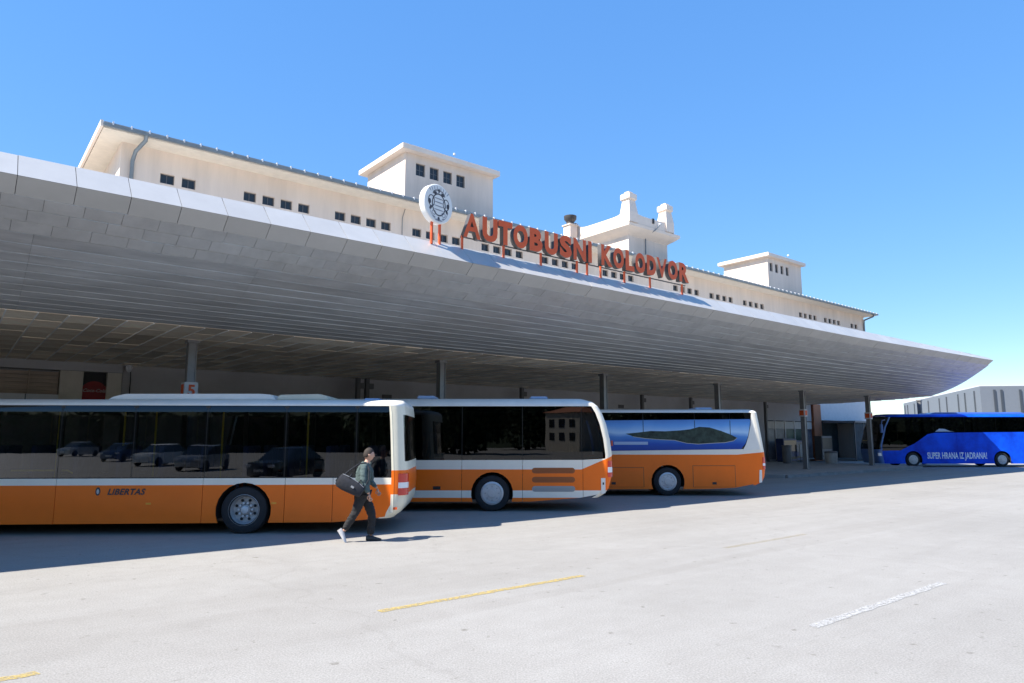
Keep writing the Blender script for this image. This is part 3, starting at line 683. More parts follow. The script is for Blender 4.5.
# ------------------------------------------------------------------ buses
def round_arc(xw, zc, r, zb, n=14):
    th0 = math.asin(max(-1, min(1, (zb - zc) / r)))
    return [(xw + r * math.cos(th0 + (PI - 2 * th0) * i / n), zc + r * math.sin(th0 + (PI - 2 * th0) * i / n)) for i in range(n + 1)]   # right to left
def make_bus(name, label, cat, X, D, yaw, sp, group=None):
    F = T((X, D, 0)) @ RZ(yaw)
    bus = thing(name, label, cat, F, group)
    L, W, Rz, wt, c = sp['L'], 2.5, sp['R'], sp['wt'], sp.get('c', .22)
    xr, xf = sp['rear'], sp['front']            # [(z, x)]
    XR = lambda z: interp(xr, z); XF = lambda z: interp(xf, z)
    skirt = lambda x: interp(sp['skirt'], x)
    wb = lambda x: interp(sp['wb'], x)
    liv = sp['livery']; rl = sp.get('rear_livery', liv); fl = sp.get('front_livery', liv)
    # hull rings, outline: near side straight, rear, far side, front
    def outline(z):
        yi = 0.
        ytop = sp.get('ytop', .28)
        if z > Rz - ytop:
            k = min(1., (z - (Rz - ytop)) / ytop); yi = .42 * (1 - math.sqrt(max(0, 1 - k * k)))
        x1, x0 = XR(z), XF(z); pts = []; seg = []
        K = 5
        def corner(cx, cy, a0):
            for i in range(K + 1):
                t = a0 + PI / 2 * i / K; pts.append((cx + c * math.cos(t), cy + c * math.sin(t), z))
        corner(x1 - c, yi + c, -PI / 2); corner(x1 - c, W - yi - c, 0); corner(x0 + c, W - yi - c, PI / 2); corner(x0 + c, yi + c, PI)
        return pts
    zb = sp['hullz']
    ztop = [Rz - sp.get('ytop', .28) * (1 - math.sin(PI / 2 * i / 6)) for i in range(7)]
    zs = sorted(set([round(v, 4) for v in zb + [wt] + sp.get('zx', []) + [z for z in ztop if z > wt + .01]]))
    rings = [outline(z) for z in zs]; n = len(rings[0])
    kinds = {}
    def kind(j, z0, z1):
        zc = (z0 + z1) / 2; K = 5
        if j == 23: return None if zc < wt else 'roof'        # near side straight
        if j == 11: return None if zc < wt else 'roof'        # far side straight
        if zc > wt: return 'roof'
        if j < 11:
            if j == 5 and sp['rw'][0] < zc < sp['rw'][1]: return 'rear_window'
            if sp.get('wrap_rear') and sp['rw'][0] < zc < sp['rw'][1] and j in (3, 4): return 'rear_window'
            return 'rear'
        if 13 <= j <= 21 and sp['fw'][0] < zc < sp['fw'][1]: return 'windscreen'
        return 'front'
    groups_ = {}
    for i in range(len(zs) - 1):
        for j in range(n):
            kd = kind(j, zs[i], zs[i + 1])
            if kd: groups_.setdefault(kd, []).append((i * n + j, i * n + (j + 1) % n, (i + 1) * n + (j + 1) % n, (i + 1) * n + j))
    V_ = [p for r in rings for p in r]
    groups_['roof'].append(tuple((len(zs) - 1) * n + j for j in range(n)))
    for kd, fs in groups_.items():
        used = sorted(set(i for q in fs for i in q)); mp = {u: k for k, u in enumerate(used)}
        mbx = MB().add([V_[u] for u in used], [tuple(mp[i] for i in q) for q in fs])
        m_ = {'roof': sp.get('roof_mat', liv), 'rear': rl, 'front': fl, 'rear_window': sp['glass'], 'windscreen': sp['glass']}[kd]
        part(kd, mbx, m_, bus, F, smooth=True)
    xe = lambda z: XR(z) - c
    xg = lambda z: XF(z) + c
    # side panels below the windows
    for side, y0, y1 in (('near', 0., .035), ('far', W - .035, W)):
        sm = sp['seams'] if side == 'near' else []
        es = ['F'] + sorted(sm) + ['R']
        for e0, e1 in zip(es, es[1:]):
            gp = .005
            # left edge, right edge as polylines in z
            x0 = (lambda z: xg(z)) if e0 == 'F' else (lambda z, e=e0: e + gp)
            x1 = (lambda z: xe(z)) if e1 == 'R' else (lambda z, e=e1: e - gp)
            xa = x0(.4); xb = x1(.4)
            pts = []
            pts.append((xa, skirt(xa)))
            cut = [xa] + [x for x, _ in sp['skirt'] if xa < x < xb] + [xb]
            low = []
            for x in cut: low.append((x, skirt(x)))
            for xw in sorted(sp['wheels']):
                if xa < xw < xb:
                    arc = round_arc(xw, .47, sp.get('arch', .57), skirt(xw))[::-1]
                    low = [p for p in low if p[0] < arc[0][0]] + arc + [p for p in low if p[0] > arc[-1][0]]
            zr = sorted([skirt(xb), wb(xb)] + [z for z, _ in xr if skirt(xb) < z < wb(xb)])
            poly = low + ([(x1(z), z) for z in zr[1:]] if e1 == 'R' else [(xb, wb(xb))])
            tops = [(x, wb(x)) for x, _ in sp['wb'] if xa < x < xb][::-1]
            poly += tops
            zl = sorted([z for z, _ in xf if skirt(xa) < z < wb(xa)] + [wb(xa)])
            poly += ([(x0(z), z) for z in zl[::-1]] if e0 == 'F' else [(xa, wb(xa))])
            pp = []
            for p in poly:
                if not pp or (abs(p[0] - pp[-1][0]) + abs(p[1] - pp[-1][1])) > 1e-4: pp.append(p)
            part('side_panel', MB().prism(pp, y0, y1), liv, bus, F)
    # panes and pillars
    wt2 = sp.get('pane_top', wt)
    for side, y in (('near', .003), ('far', W - .003)):
        es = ['F'] + sorted(sp['panes']) + ['R']
        for e0, e1 in zip(es, es[1:]):
            gp = .007
            def edge(e, z, s):
                if e == 'F': return xg(z) + .005
                if e == 'R': return xe(z) - sp.get('pane_in', .0)
                return e + s * gp
            xa, xb = edge(e0, 1.5, 1), edge(e1, 1.5, -1)
            zz = [wb(xb) + (wt2 - wb(xb)) * i / 6 for i in range(7)]
            zl = [wb(xa) + (wt2 - wb(xa)) * i / 6 for i in range(7)]
            poly = [(x, wb(x)) for x, _ in sp['wb'] if xa < x < xb]
            poly = [(edge(e0, zl[0], 1), zl[0])] + poly + [(edge(e1, z, -1), z) for z in zz] + [(edge(e0, z, 1), z) for z in zl[1:][::-1]]
            pp = []
            for p in poly:
                if not pp or (abs(p[0] - pp[-1][0]) + abs(p[1] - pp[-1][1])) > 1e-4: pp.append(p)
            part('window_pane', MB().flat(pp, y), sp['glass'], bus, F)
        for x in sp['panes']:
            ya, yb_ = (.012, .07) if side == 'near' else (W - .07, W - .012)
            part('pillar', MB().box(x - .045, x + .045, ya, yb_, wb(x), wt), 'black', bus, F)
    # top rail over the panes
    if sp.get('crown'):      # glazing curls inwards under the roof edge
        es = [XF(wt) + c] + sorted(sp['panes']) + [xe(wt) - .03]
        for e0, e1 in zip(es, es[1:]):
            K = 5; vv = []
            for i in range(K + 1):
                t = i / K; zz_ = wt2 + (wt - wt2) * t; yy_ = .003 + .008 * t + .012 * t * t
                vv += [(e0 + .007, yy_, zz_), (e1 - .007, yy_, zz_)]
            part('window_crown', MB().add(vv, [(2 * i, 2 * i + 1, 2 * i + 3, 2 * i + 2) for i in range(K)]), sp['glass'], bus, F, smooth=True)
        part('cant_rail', MB().box(xg(wt), xe(wt), .06, .09, wt2, wt).box(xg(wt), xe(wt), W - .03, W, wt2, wt), 'black', bus, F)
    elif wt2 < wt:
        part('cant_rail', MB().box(xg(wt) , xe(wt), .0, .03, wt2, wt).box(xg(wt), xe(wt), W - .03, W, wt2, wt), sp.get('rail_mat', liv), bus, F)
    # underbody, floor, inner ceiling
    fz = sp['floor']
    fy = .5 if fz < 1.0 else .06
    part('floor', MB().box(-L + .5, -.35, fy, W - fy, fz, fz + .03), 'bus_floor', bus, F)
    ub = MB().box(-L + .5, -1.5, .5, W - .5, .27, fz - .02).box(-1.5, -.5, .5, W - .5, .6, fz - .02)
    part('underbody', ub, 'underbody', bus, F)
    ws = sorted(sp['wheels']); segs = [-L + .4] + [v for w in ws for v in (w - .62, w + .62)] + [-.75]
    inner = MB()
    for s0, s1 in zip(segs[0::2], segs[1::2]): 
        if s1 - s0 > .1: inner.box(s0, s1, .06, .49, max(skirt(s0), skirt(s1)) + .04, .6).box(s0, s1, W - .49, W - .06, max(skirt(s0), skirt(s1)) + .04, .6)
    part('locker_box', inner, 'underbody', bus, F)
    part('inner_ceiling', MB().box(-L + .5, -.5, .2, W - .2, wt + .02, wt + .04), 'bus_ceiling', bus, F)
    for xw in ws:
        for near in (1, 0):
            yc = .19 if near else W - .19; sgn = -1 if near else 1
            arc = round_arc(xw, .47, sp.get('arch', .57) + .012, .3)
            li = MB(); m0 = len(arc); ya, yb_ = (.036, .49) if near else (W - .49, W - .036)
            li.add([(x, ya, z) for x, z in arc] + [(x, yb_, z) for x, z in arc], [(i, i + 1, i + 1 + m0, i + m0) for i in range(m0 - 1)])
            part('arch_liner', li, 'underbody', bus, F)
            wheel = part('wheel', MB().lathe([(0, -.05 * sgn), (.22, -.05 * sgn), (.26, -.07 * sgn), (.26, -.12 * sgn), (0, -.12 * sgn)], (xw, yc, .475), axis='y', n=24), 'underbody', bus, F)
            part('tyre', MB().lathe([(.29, -.13), (.315, -.145), (.40, -.145), (.455, -.125), (.475, -.08), (.478, 0), (.475, .08), (.455, .125), (.40, .145), (.315, .145), (.29, .13), (.29, -.13)], (xw, yc, .475), axis='y', n=40), 'rubber', wheel, F, smooth=True)
            d = sgn
            if sp['hub'] == 'open':
                part('rim', MB().lathe([(.305, .155 * d), (.315, .145 * d), (.30, .12 * d), (.27, .05 * d), (.25, .0), (.12, -.01 * d), (.10, .05 * d), (.0, .055 * d)], (xw, yc, .475), axis='y', n=32), 'rim', wheel, F, smooth=True)
                hb = MB().lathe([(.075, .05 * d), (.075, .085 * d), (.05, .095 * d), (0, .095 * d)], (xw, yc, .475), axis='y', n=16)
                for q in range(10):
                    t = 2 * PI * q / 10; hb.lathe([(.0, -.02 * d), (.026, -.02 * d), (.026, .05 * d), (0, .055 * d)], (xw + .135 * math.cos(t), yc, .475 + .135 * math.sin(t)), axis='y', n=6)
                part('hub', hb, 'bolt', wheel, F, smooth=True)
                ho = MB()
                for q in range(8):
                    t = 2 * PI * (q + .5) / 8; ho.lathe([(0, .022 * d), (.032, .02 * d)], (xw + .2 * math.cos(t), yc, .475 + .2 * math.sin(t)), axis='y', n=8)
                tag(part('vent_holes', ho, 'underbody', wheel, F), kind='stuff')
            else:
                part('hubcap', MB().lathe([(.30, .13 * d), (.305, .15 * d), (.285, .165 * d), (.25, .17 * d), (.235, .155 * d), (.12, .165 * d), (.11, .185 * d), (.0, .19 * d)], (xw, yc, .475), axis='y', n=32), 'hubcap', wheel, F, smooth=True)
                hb = MB()
                for q in range(8):
                    t = 2 * PI * q / 8; hb.lathe([(0, .158 * d), (.022, .158 * d), (.018, .172 * d), (0, .175 * d)], (xw + .18 * math.cos(t), yc, .475 + .18 * math.sin(t)), axis='y', n=6)
                tag(part('hub_bolts', hb, 'rim', wheel, F), kind='stuff')
        part('axle', MB().tube([(xw, .3, .47), (xw, W - .3, .47)], .08, 8), 'underbody', bus, F)
    # seats
    seat_me = mesh_of('seat', MB().box(-.22, .22, 0, .44, .38, .48).box(.14, .24, 0, .44, .46, 1.12).box(-.03, .03, .18, .26, 0, .38), 'seat', bevel=.02)
    x = -1.0
    while x > -L + 2.2:
        for yy in (.1, .56, 1.5, 1.96): put('seat', seat_me, bus, F @ T((x, yy, fz + sp.get('seat_up', .1))))
        x -= .85
    return bus, F

# --- front bus: low-floor city bus, near side and rear corner
XR1 = -2.17
city, Fc = make_bus('city_bus', 'orange and white low-floor city bus with open dark wheel rims, nearest on the left', 'bus', XR1, 14.56, R_(3), dict(
    L=12.0, R=2.74, wt=2.60, c=.28, pane_in=.02, ytop=.12, rear=[(.3, -.30), (.42, -.14), (.62, -.03), (1.0, 0), (1.3, -.01), (2.45, -.07), (2.66, -.10), (2.74, -.18)], front=[(.2, -11.95), (1.1, -12), (2.74, -11.75)],
    skirt=[(-12, .22), (-1.5, .23), (-.9, .27), (-.2, .37)], wb=[(-12, 1.14), (0, 1.14)], hullz=[.30, .36, .42, .52, .62, .8, 1.0, 1.2, 1.3, 1.45, 1.9, 2.42], wheels=[-3.31, -9.2],
    seams=[-7.04, -4.14, -2.49, -1.52], panes=[-8.49, -7.04, -5.58, -4.13, -2.52, -1.07, -9.99], pane_top=2.47, crown=True, livery='livery_city', rear_livery='livery_city_rear', front_livery='livery_city', roof_mat='pod', glass='glass_city',
    rw=(1.45, 2.42), fw=(1.0, 2.5), floor=.4, seat_up=.25, hub='open', arch=.56, wrap_rear=True))
# cream corner post between last window and rear, tail lamp cluster
part('corner_post', MB().prism([(-.34, .40), (-.285, .42), (-.275, 1.1), (-.285, 1.3), (-.345, 2.45), (-.375, 2.62), (-.41, 2.62), (-.38, 2.3), (-.33, 1.3), (-.33, 1.0)], -.004, .03), 'livery_city_rear', city, Fc)
for z0, z1, m_ in ((.76, .90, 'red_lens'), (.905, 1.02, 'white_lens'), (1.025, 1.2, 'red_lens')):
    mbx = MB(); pts = []
    for i in range(6):
        t = -PI / 2 + R_(20) + R_(62) * i / 5; pts.append((-.285 + .295 * math.cos(t), .28 + .295 * math.sin(t)))
    nn = len(pts); mbx.add([(x, y, z0) for x, y in pts] + [(x, y, z1) for x, y in pts], [(i, i + 1, i + 1 + nn, i + nn) for i in range(nn - 1)])
    part('tail_light', mbx, m_, city, Fc)
part('marker_plate', MB().box(-.30, -.20, .015, .025, .47, .52), 'sign_red', city, Fc)
for x in (-5.2, -2.7): part('side_marker', MB().box(x - .05, x + .05, -.006, 0, .6, .635), 'amber', city, Fc)
part('roof_pod', MB().prism([(-6.35, 2.73), (-6.25, 2.80), (-6.0, 2.86), (-3.2, 2.87), (-2.95, 2.85), (-2.85, 2.73)], .35, 2.15), 'pod', city, Fc, bevel=.02)
part('roof_pod', MB().prism([(-2.84, 2.73), (-2.80, 2.85), (-1.95, 2.87), (-1.78, 2.83), (-1.70, 2.73)], .35, 2.15), 'pod_cream', city, Fc, bevel=.02)
part('roof_hatch', MB().box(-1.05, -.70, .7, 1.6, 2.73, 2.80), 'blue_grey', city, Fc, bevel=.02)
part('roof_antenna', MB().box(-9.0, -8.2, 1.0, 1.3, 2.73, 2.76).tube([(-8.5, 1.1, 2.75), (-8.5, 1.1, 2.9)], .01, 5), 'black', city, Fc)
for x in (-9.85, -8.9, -7.4, -6.05, -5.4, -4.0, -2.2):
    part('grab_pole', MB().tube([(x, .55, .43), (x, .55, 2.5)], .02, 8), 'yellow_pole', city, Fc, smooth=True)
part('grab_rail', MB().tube([(-9.9, .10, 1.28), (-9.3, .10, 1.28), (-8.8, .10, 1.32)], .02, 8), 'yellow_pole', city, Fc)
part('grab_rail', MB().tube([(-8.0, .10, 1.28), (-6.9, .10, 1.28), (-6.8, .12, 1.22)], .02, 8), 'yellow_pole', city, Fc)
me = text_mesh('LIBERTAS', .165, .001, .006, .28, mats=('ink',), space=1.08)
put('lettering', me, city, Fc @ T((-5.66, -.004, .80)) @ UP)
mb = MB(); cx, cz = -6.21, .865
mb.flat([(cx + .05 * math.cos(t), cz + .085 * math.sin(t)) for t in [2 * PI * i / 14 for i in range(14)]], -.003, 0)
mb.flat([(cx + .026 * math.cos(t), cz - .005 + .05 * math.sin(t)) for t in [2 * PI * i / 12 for i in range(12)]], -.005, 1)
part('crest', mb, ['ink', 'pale_plastic'], city, Fc)

# --- middle bus: intercity with grilles and rounded tail
inter, Fi = make_bus('intercity_bus', 'orange and white bus with rounded tail and three side grilles, middle of the three', 'bus', 2.70, 18.7, 0, dict(
    L=10.55, R=3.0, wt=2.78, c=.20, ytop=.2, rear=[(.3, -.50), (.45, -.22), (.6, -.1), (.9, -.02), (1.5, 0), (1.9, -.05), (2.3, -.14), (2.6, -.25), (2.78, -.36), (2.9, -.50), (3.0, -.8)], front=[(.2, -10.5), (1.1, -10.55), (3.0, -10.2)],
    skirt=[(-11, .25), (-2.2, .26), (-.9, .36), (-.2, .48)], wb=[(-11, 1.335), (-.8, 1.35), (-.2, 1.42)], hullz=[.36, .42, .5, .62, .75, .9, 1.1, 1.3, 1.5, 1.9, 2.3, 2.6], wheels=[-3.23, -8.9], zx=[2.9],
    seams=[-4.04, -2.42, -.81, -6.4], panes=[-4.04, -2.42, -.83, -5.7, -7.3, -9.0], livery='livery_inter', glass='glass_dark', rw=(1.5, 2.6), fw=(1.1, 2.6), floor=.85, hub='cap', roof_mat='pod', pane_in=.06, arch=.56))
for z, m_ in ((1.07, 'louvre'), (.83, 'louvre'), (.59, 'louvre_grey')):
    w0, w1, h = -2.17, -1.02, .075
    pts = [(w0 + h + h * math.cos(t), z + h * math.sin(t)) for t in [PI / 2 + PI * i / 6 for i in range(7)]] + [(w1 - h + h * math.cos(t), z + h * math.sin(t)) for t in [-PI / 2 + PI * i / 6 for i in range(7)]]
    gr = part('grille', MB().prism(pts, -.003, .002), m_, inter, Fi)
    for q in range(3): part('grille_bar', MB().box(w0 + .05, w1 - .05, -.012, -.0035, z - .045 + q * .035, z - .03 + q * .035), m_, gr, Fi)
for z0, z1, m_ in ((.90, 1.02, 'red_lens'), (1.02, 1.16, 'white_lens'), (1.16, 1.32, 'red_lens')):
    mbx = MB(); pts = [(-.21 + .215 * math.cos(t), .2 + .215 * math.sin(t)) for t in [-PI / 2 + R_(18) + R_(60) * i / 5 for i in range(6)]]
    nn = len(pts); mbx.add([(x, y, z0) for x, y in pts] + [(x, y, z1) for x, y in pts], [(i, i + 1, i + 1 + nn, i + nn) for i in range(nn - 1)])
    part('tail_light', mbx, m_, inter, Fi)
mbx = MB().prism([(-.33, .46), (-.22, .48), (-.215, .875), (-.33, .87)], -.012, .02)
part('rear_bumper_corner', mbx, 'pod', inter, Fi)
part('panel_latch', MB().box(-4.80, -4.60, -.01, 0, .57, .66), 'black', inter, Fi, bevel=.004)
part('reflector', MB().box(-.29, -.25, -.016, -.012, .70, .76), 'black', inter, Fi)
part('roof_hatch', MB().box(-5.35, -4.85, .6, 1.7, 2.995, 3.10), 'blue_grey', inter, Fi, bevel=.03)
part('roof_hatch', MB().box(-2.2, -1.7, .6, 1.7, 2.995, 3.08), 'blue_grey', inter, Fi, bevel=.03)

# --- third bus: touring bus with island advert over its windows
tour, Ft = make_bus('touring_bus', 'orange bus with blue island picture across its windows, farthest of the three', 'bus', 8.60, 23.6, 0, dict(
    L=10.6, R=2.90, wt=2.78, c=.20, ytop=.12, rear=[(.3, -.45), (.45, -.16), (.6, -.06), (1.0, 0), (1.4, -.02), (2.0, -.10), (2.78, -.22), (2.85, -.26), (2.90, -.36)], front=[(.2, -10.55), (1.1, -10.6), (2.9, -10.3)],
    skirt=[(-11, .21), (-2.0, .23), (-1.1, .27), (-.2, .45)], wb=[(-11, 1.46), (0, 1.56)], hullz=[.36, .42, .5, .62, .8, 1.0, 1.2, 1.4, 1.6, 1.9, 2.3, 2.55], wheels=[-3.36, -8.9],
    seams=[-6.3], panes=[-4.15, -2.4, -1.2, -5.8, -7.4, -9.0], livery='livery_touring', glass='glass_dark', rw=(1.6, 2.55), fw=(1.1, 2.5), floor=.85, hub='cap', roof_mat='pod', pane_in=.30, arch=.56))
part('corner_panel', MB().prism([(-.80, 1.50), (-.22, 1.55), (-.30, 2.0), (-.42, 2.78), (-.46, 2.79), (-.50, 2.35), (-.58, 2.0), (-.68, 1.72)], -.004, .006), 'pod', tour, Ft)
film = part('window_advert', MB().prism([(-7.2, 1.47), (-.86, 1.55), (-.70, 1.74), (-.60, 2.0), (-.50, 2.50), (-.52, 2.56), (-7.2, 2.50)], -.006, -.002), 'print_sea', tour, Ft)
isl = [(-4.75, 2.07), (-4.4, 2.10), (-3.9, 2.16), (-3.4, 2.15), (-2.9, 2.18), (-2.55, 2.22), (-2.25, 2.30), (-1.9, 2.28), (-1.5, 2.16), (-1.15, 2.02), (-.98, 1.93), (-1.1, 1.84), (-1.4, 1.78), (-1.8, 1.76), (-2.3, 1.73), (-2.7, 1.76), (-3.1, 1.86), (-3.6, 1.88), (-4.1, 1.92), (-4.5, 1.98)]
part('printed_island', MB().flat(isl, -.010), 'print_land', film, Ft)
sh = [(x, z + .02) for x, z in isl[10:]]; lo_ = [(x, z - .018) for x, z in isl[10:]][::-1]
part('printed_shore', MB().flat(sh + lo_, -.0085), 'print_shore', film, Ft)
for x in (-4.15, -2.4, -1.2): part('window_seam', MB().box(x - .010, x + .010, -.0118, -.0104, 1.98, 2.52), 'print_land', film, Ft)
part('printed_caption', MB().box(-5.15, -4.0, -.0085, -.0065, 1.70, 1.80), 'blue_grey', film, Ft)
part('printed_dot', MB().box(-5.25, -5.19, -.0085, -.0065, 1.66, 1.84), 'sign_red', film, Ft)
for x0, x1, z1 in ((-6.2, -4.18, .93), (-2.5, -1.1, .99)):
    part('flap_seal', MB().box(x0 - .02, x1 + .02, -.0025, -.0005, .29, z1 + .02), 'louvre', tour, Ft)
    fl_ = part('luggage_flap', MB().box(x0, x1, -.008, -.003, .30, z1), 'livery_touring', tour, Ft)
    part('flap_latch', MB().box((x0 + x1) / 2 - .07, (x0 + x1) / 2 + .07, -.016, -.0085, .38, .46), 'black', fl_, Ft)
for z0, z1, m_ in ((.88, 1.0, 'red_lens'), (1.0, 1.08, 'white_lens'), (1.08, 1.28, 'red_lens')):
    mbx = MB(); pts = [(-.215 + .215 * math.cos(t), .2 + .215 * math.sin(t)) for t in [-PI / 2 + R_(18) + R_(60) * i / 5 for i in range(6)]]
    nn = len(pts); mbx.add([(x, y, z0) for x, y in pts] + [(x, y, z1) for x, y in pts], [(i, i + 1, i + 1 + nn, i + nn) for i in range(nn - 1)])
    part('tail_light', mbx, m_, tour, Ft)
part('rear_bumper_corner', MB().prism([(-.30, .44), (-.20, .45), (-.19, .86), (-.27, .86)], -.012, .02), 'pod', tour, Ft)
part('roof_hatch', MB().box(-2.2, -1.6, .6, 1.7, 2.895, 2.98), 'blue_grey', tour, Ft, bevel=.03)

# --- blue coach on the right, front towards the left
CX = 36.4; CD = 46.4
coach, Fk = make_bus('tour_coach', 'bright blue coach with white lettering parked beyond the last columns', 'coach', CX, CD, 0, dict(
    L=12.1, R=3.50, wt=3.30, c=.30, ytop=.25, rear=[(.2, -.1), (1.0, 0), (3.5, -.25)], front=[(.2, -11.95), (.9, -12.1), (1.4, -12.08), (2.6, -11.75), (3.3, -11.4), (3.5, -11.1)],
    skirt=[(-12.2, .22), (0, .22)], wb=[(-12.2, 1.05), (-10.6, 1.08), (-9.6, 1.55), (-8.7, 2.15), (-8.2, 2.25), (0, 2.32)], hullz=[.22, .4, .6, .9, 1.15, 1.4, 2.0, 2.6, 3.0], wheels=[-9.75, -3.85],
    seams=[-6.8, -2.4], panes=[-8.3, -6.2, -4.1, -2.0], livery='coach_blue', front_livery='coach_front', glass='glass_coach', rw=(2.0, 3.0), fw=(1.15, 3.25), floor=1.1, hub='cap', roof_mat='coach_blue', arch=.58))
me = text_mesh('SUPER HRANA IZ JADRANA!', .50, .001, .012, mats=('text_white',), space=1.02)
xs_ = [v.co.x for v in me.vertices]; w_ = max(xs_) - min(xs_)
for v in me.vertices: v.co.x *= 3.95 / w_; v.co.y *= 1.15
put('lettering', me, coach, Fk @ T((-6.85, -.005, .55)) @ UP)
part('roof_unit', MB().prism([(-8.2, 3.49), (-7.8, 3.62), (-2.0, 3.64), (-1.4, 3.49)], .5, 2.0), 'coach_front', coach, Fk, bevel=.03)
part('mirror', MB().tube([(-11.5, -.02, 3.1), (-11.8, -.22, 3.05), (-11.9, -.3, 2.8)], .03, 6).box(-11.97, -11.85, -.40, -.22, 2.25, 2.8), 'coach_front', coach, Fk, bevel=0)
part('headlight', MB().box(-12.07, -11.82, .012, .10, .72, .92), 'lamp_lens', coach, Fk)
part('destination_card', MB().box(-12.0, -11.97, 1.5, 2.1, 1.25, 1.75), 'yellow_paint', coach, Fk)
part('print_wave', MB().flat([(-8.2, 2.32), (-7.9, 2.52), (-7.55, 2.5), (-7.2, 2.36), (-6.9, 2.33)], -.004), 'blue_grey', coach, Fk)

# ------------------------------------------------------------------ person and bag
def skin_mesh(name, pts, edges, radii, m, sub=2, fold=0.):
    me = bpy.data.meshes.new(name); me.from_pydata(pts, edges, [])
    ob = bpy.data.objects.new(name, me); C.objects.link(ob)
    md = ob.modifiers.new('s', 'SKIN'); md.use_smooth_shade = True
    lay = me.skin_vertices[0].data if me.skin_vertices else None
    if lay is None:
        bpy.context.view_layer.update(); lay = me.skin_vertices[0].data
    for i, r in enumerate(radii):
        lay[i].radius = r if isinstance(r, tuple) else (r, r); lay[i].use_root = (i == 0)
    s2 = ob.modifiers.new('u', 'SUBSURF'); s2.levels = sub; s2.render_levels = sub
    bpy.context.view_layer.update()
    out = bpy.data.meshes.new_from_object(ob.evaluated_get(bpy.context.evaluated_depsgraph_get()))
    if fold:
        nn_ = [v.normal.copy() for v in out.vertices]
        for v, nv in zip(out.vertices, nn_):
            q = Vector((v.co.x * 9, v.co.y * 9, v.co.z * 21)); v.co += nv * fold * (mnoise.noise(q) + .5 * mnoise.noise(q * 2.1))
    bpy.data.objects.remove(ob); out.materials.clear(); out.materials.append(MATS[m])
    out.polygons.foreach_set('use_smooth', [True] * len(out.polygons)); out.name = name
    return out
PX, PY = -2.76, 13.42
Fpn = T((PX, PY, 0)) @ RZ(R_(4))
person = thing('person', 'person in dark teal jacket and black trousers walking with a bag past the bus', 'person', Fpn)
# joints: x forward (right in the picture), y away from camera, z up
J = dict(pel=(-.10, 0, .92), sp1=(-.09, 0, 1.08), sp2=(-.08, 0, 1.25), neck0=(-.04, 0, 1.42), neck=(-.01, 0, 1.49), head=(.01, 0, 1.58), crown=(.01, 0, 1.68),
         rhip=(-.09, -.09, .88), rkn=(-.22, -.09, .50), ran=(-.405, -.09, .20), lhip=(-.09, .09, .88), lkn=(.09, .10, .50), lan=(.08, .10, .09),
         rsh=(-.06, -.18, 1.38), rel=(-.04, -.25, 1.10), rwr=(.07, -.24, .89), lsh=(-.04, .18, 1.38), lel=(.02, .25, 1.12), lwr=(.16, .24, .96))
def sk(names, edges, rad): return [J[n] for n in names], [(names.index(a), names.index(b)) for a, b in edges], rad
nm = ['pel', 'sp1', 'sp2', 'neck0', 'neck', 'rhip', 'rkn', 'ran', 'lhip', 'lkn', 'lan', 'rsh', 'rel', 'rwr', 'lsh', 'lel', 'lwr', 'head']
P_, E_, R2 = sk(nm, [('pel', 'sp1'), ('sp1', 'sp2'), ('sp2', 'neck0'), ('neck0', 'neck'), ('neck', 'head'), ('pel', 'rhip'), ('rhip', 'rkn'), ('rkn', 'ran'), ('pel', 'lhip'), ('lhip', 'lkn'), ('lkn', 'lan'), ('neck0', 'rsh'), ('rsh', 'rel'), ('rel', 'rwr'), ('neck0', 'lsh'), ('lsh', 'lel'), ('lel', 'lwr')],
      [(.12, .10), (.11, .095), (.12, .10), (.07, .06), .052, .08, .05, .035, .08, .05, .035, .05, .038, .027, .05, .038, .027, .05])
body = put('body', skin_mesh('body', P_, E_, R2, 'skin'), person, Fpn)
# head: shaped sphere with brow, nose, chin, ears
bm = bmesh.new(); bmesh.ops.create_uvsphere(bm, u_segments=28, v_segments=20, radius=1)
for v in bm.verts:
    x, y, z = v.co; fx = x
    sx, sy, sz = .098, .077, .122
    if z < 0: sy *= 1 - .28 * (-z) ** 1.3; sx *= 1 - .12 * (-z)
    nx = x * sx + (.012 * (-z) if (z < 0 and x > 0) else 0)
    if x > .7 and abs(y) < .22 and -.35 < z < .15: nx += .022 * (1 - abs(y) / .22) * (1 - abs(z + .15) / .25 if abs(z + .15) < .25 else 0)
    if x > .6 and .1 < z < .3: nx += .006
    if x > .75 and .12 < abs(y) < .45 and -.05 < z < .14: nx -= .008
    if abs(y) > .9 and abs(x) < .25 and -.25 < z < .15: sy *= 1.16
    v.co = (nx, y * sy, z * sz)
hm = bpy.data.meshes.new('head'); bm.to_mesh(hm); bm.free(); hm.materials.append(MATS['skin']); hm.polygons.foreach_set('use_smooth', [True] * len(hm.polygons))
HF = Fpn @ T((.015, 0, 1.62)) @ RZ(R_(18)) @ Matrix.Rotation(R_(6), 4, 'Y')
head = put('head', hm, person, HF)
ey = MB()
for s in (-1, 1): ey.lathe([(0, 0), (.012, .002), (0, .006)], (.088, s * .03, .012), n=8)
part('eyes', ey, 'black', head, HF)
mo = MB().box(.088, .094, -.024, .024, -.062, -.056); part('mouth', mo, 'dark_red', head, HF)
bm = bmesh.new(); bmesh.ops.create_uvsphere(bm, u_segments=28, v_segments=20, radius=1)
rr = random.Random(3)
for v in list(bm.verts):
    x, y, z = v.co
    lim = .45 - .95 * max(0., min(1., (.75 - x) / 1.1)) ** 1.2
    if z < lim: v.co = (x * .07, y * .055, z * .08)
    else: k = 1 + rr.uniform(-.015, .03); v.co = (x * .1025 * k - .004, y * .081 * k, z * .129 * k + .002)
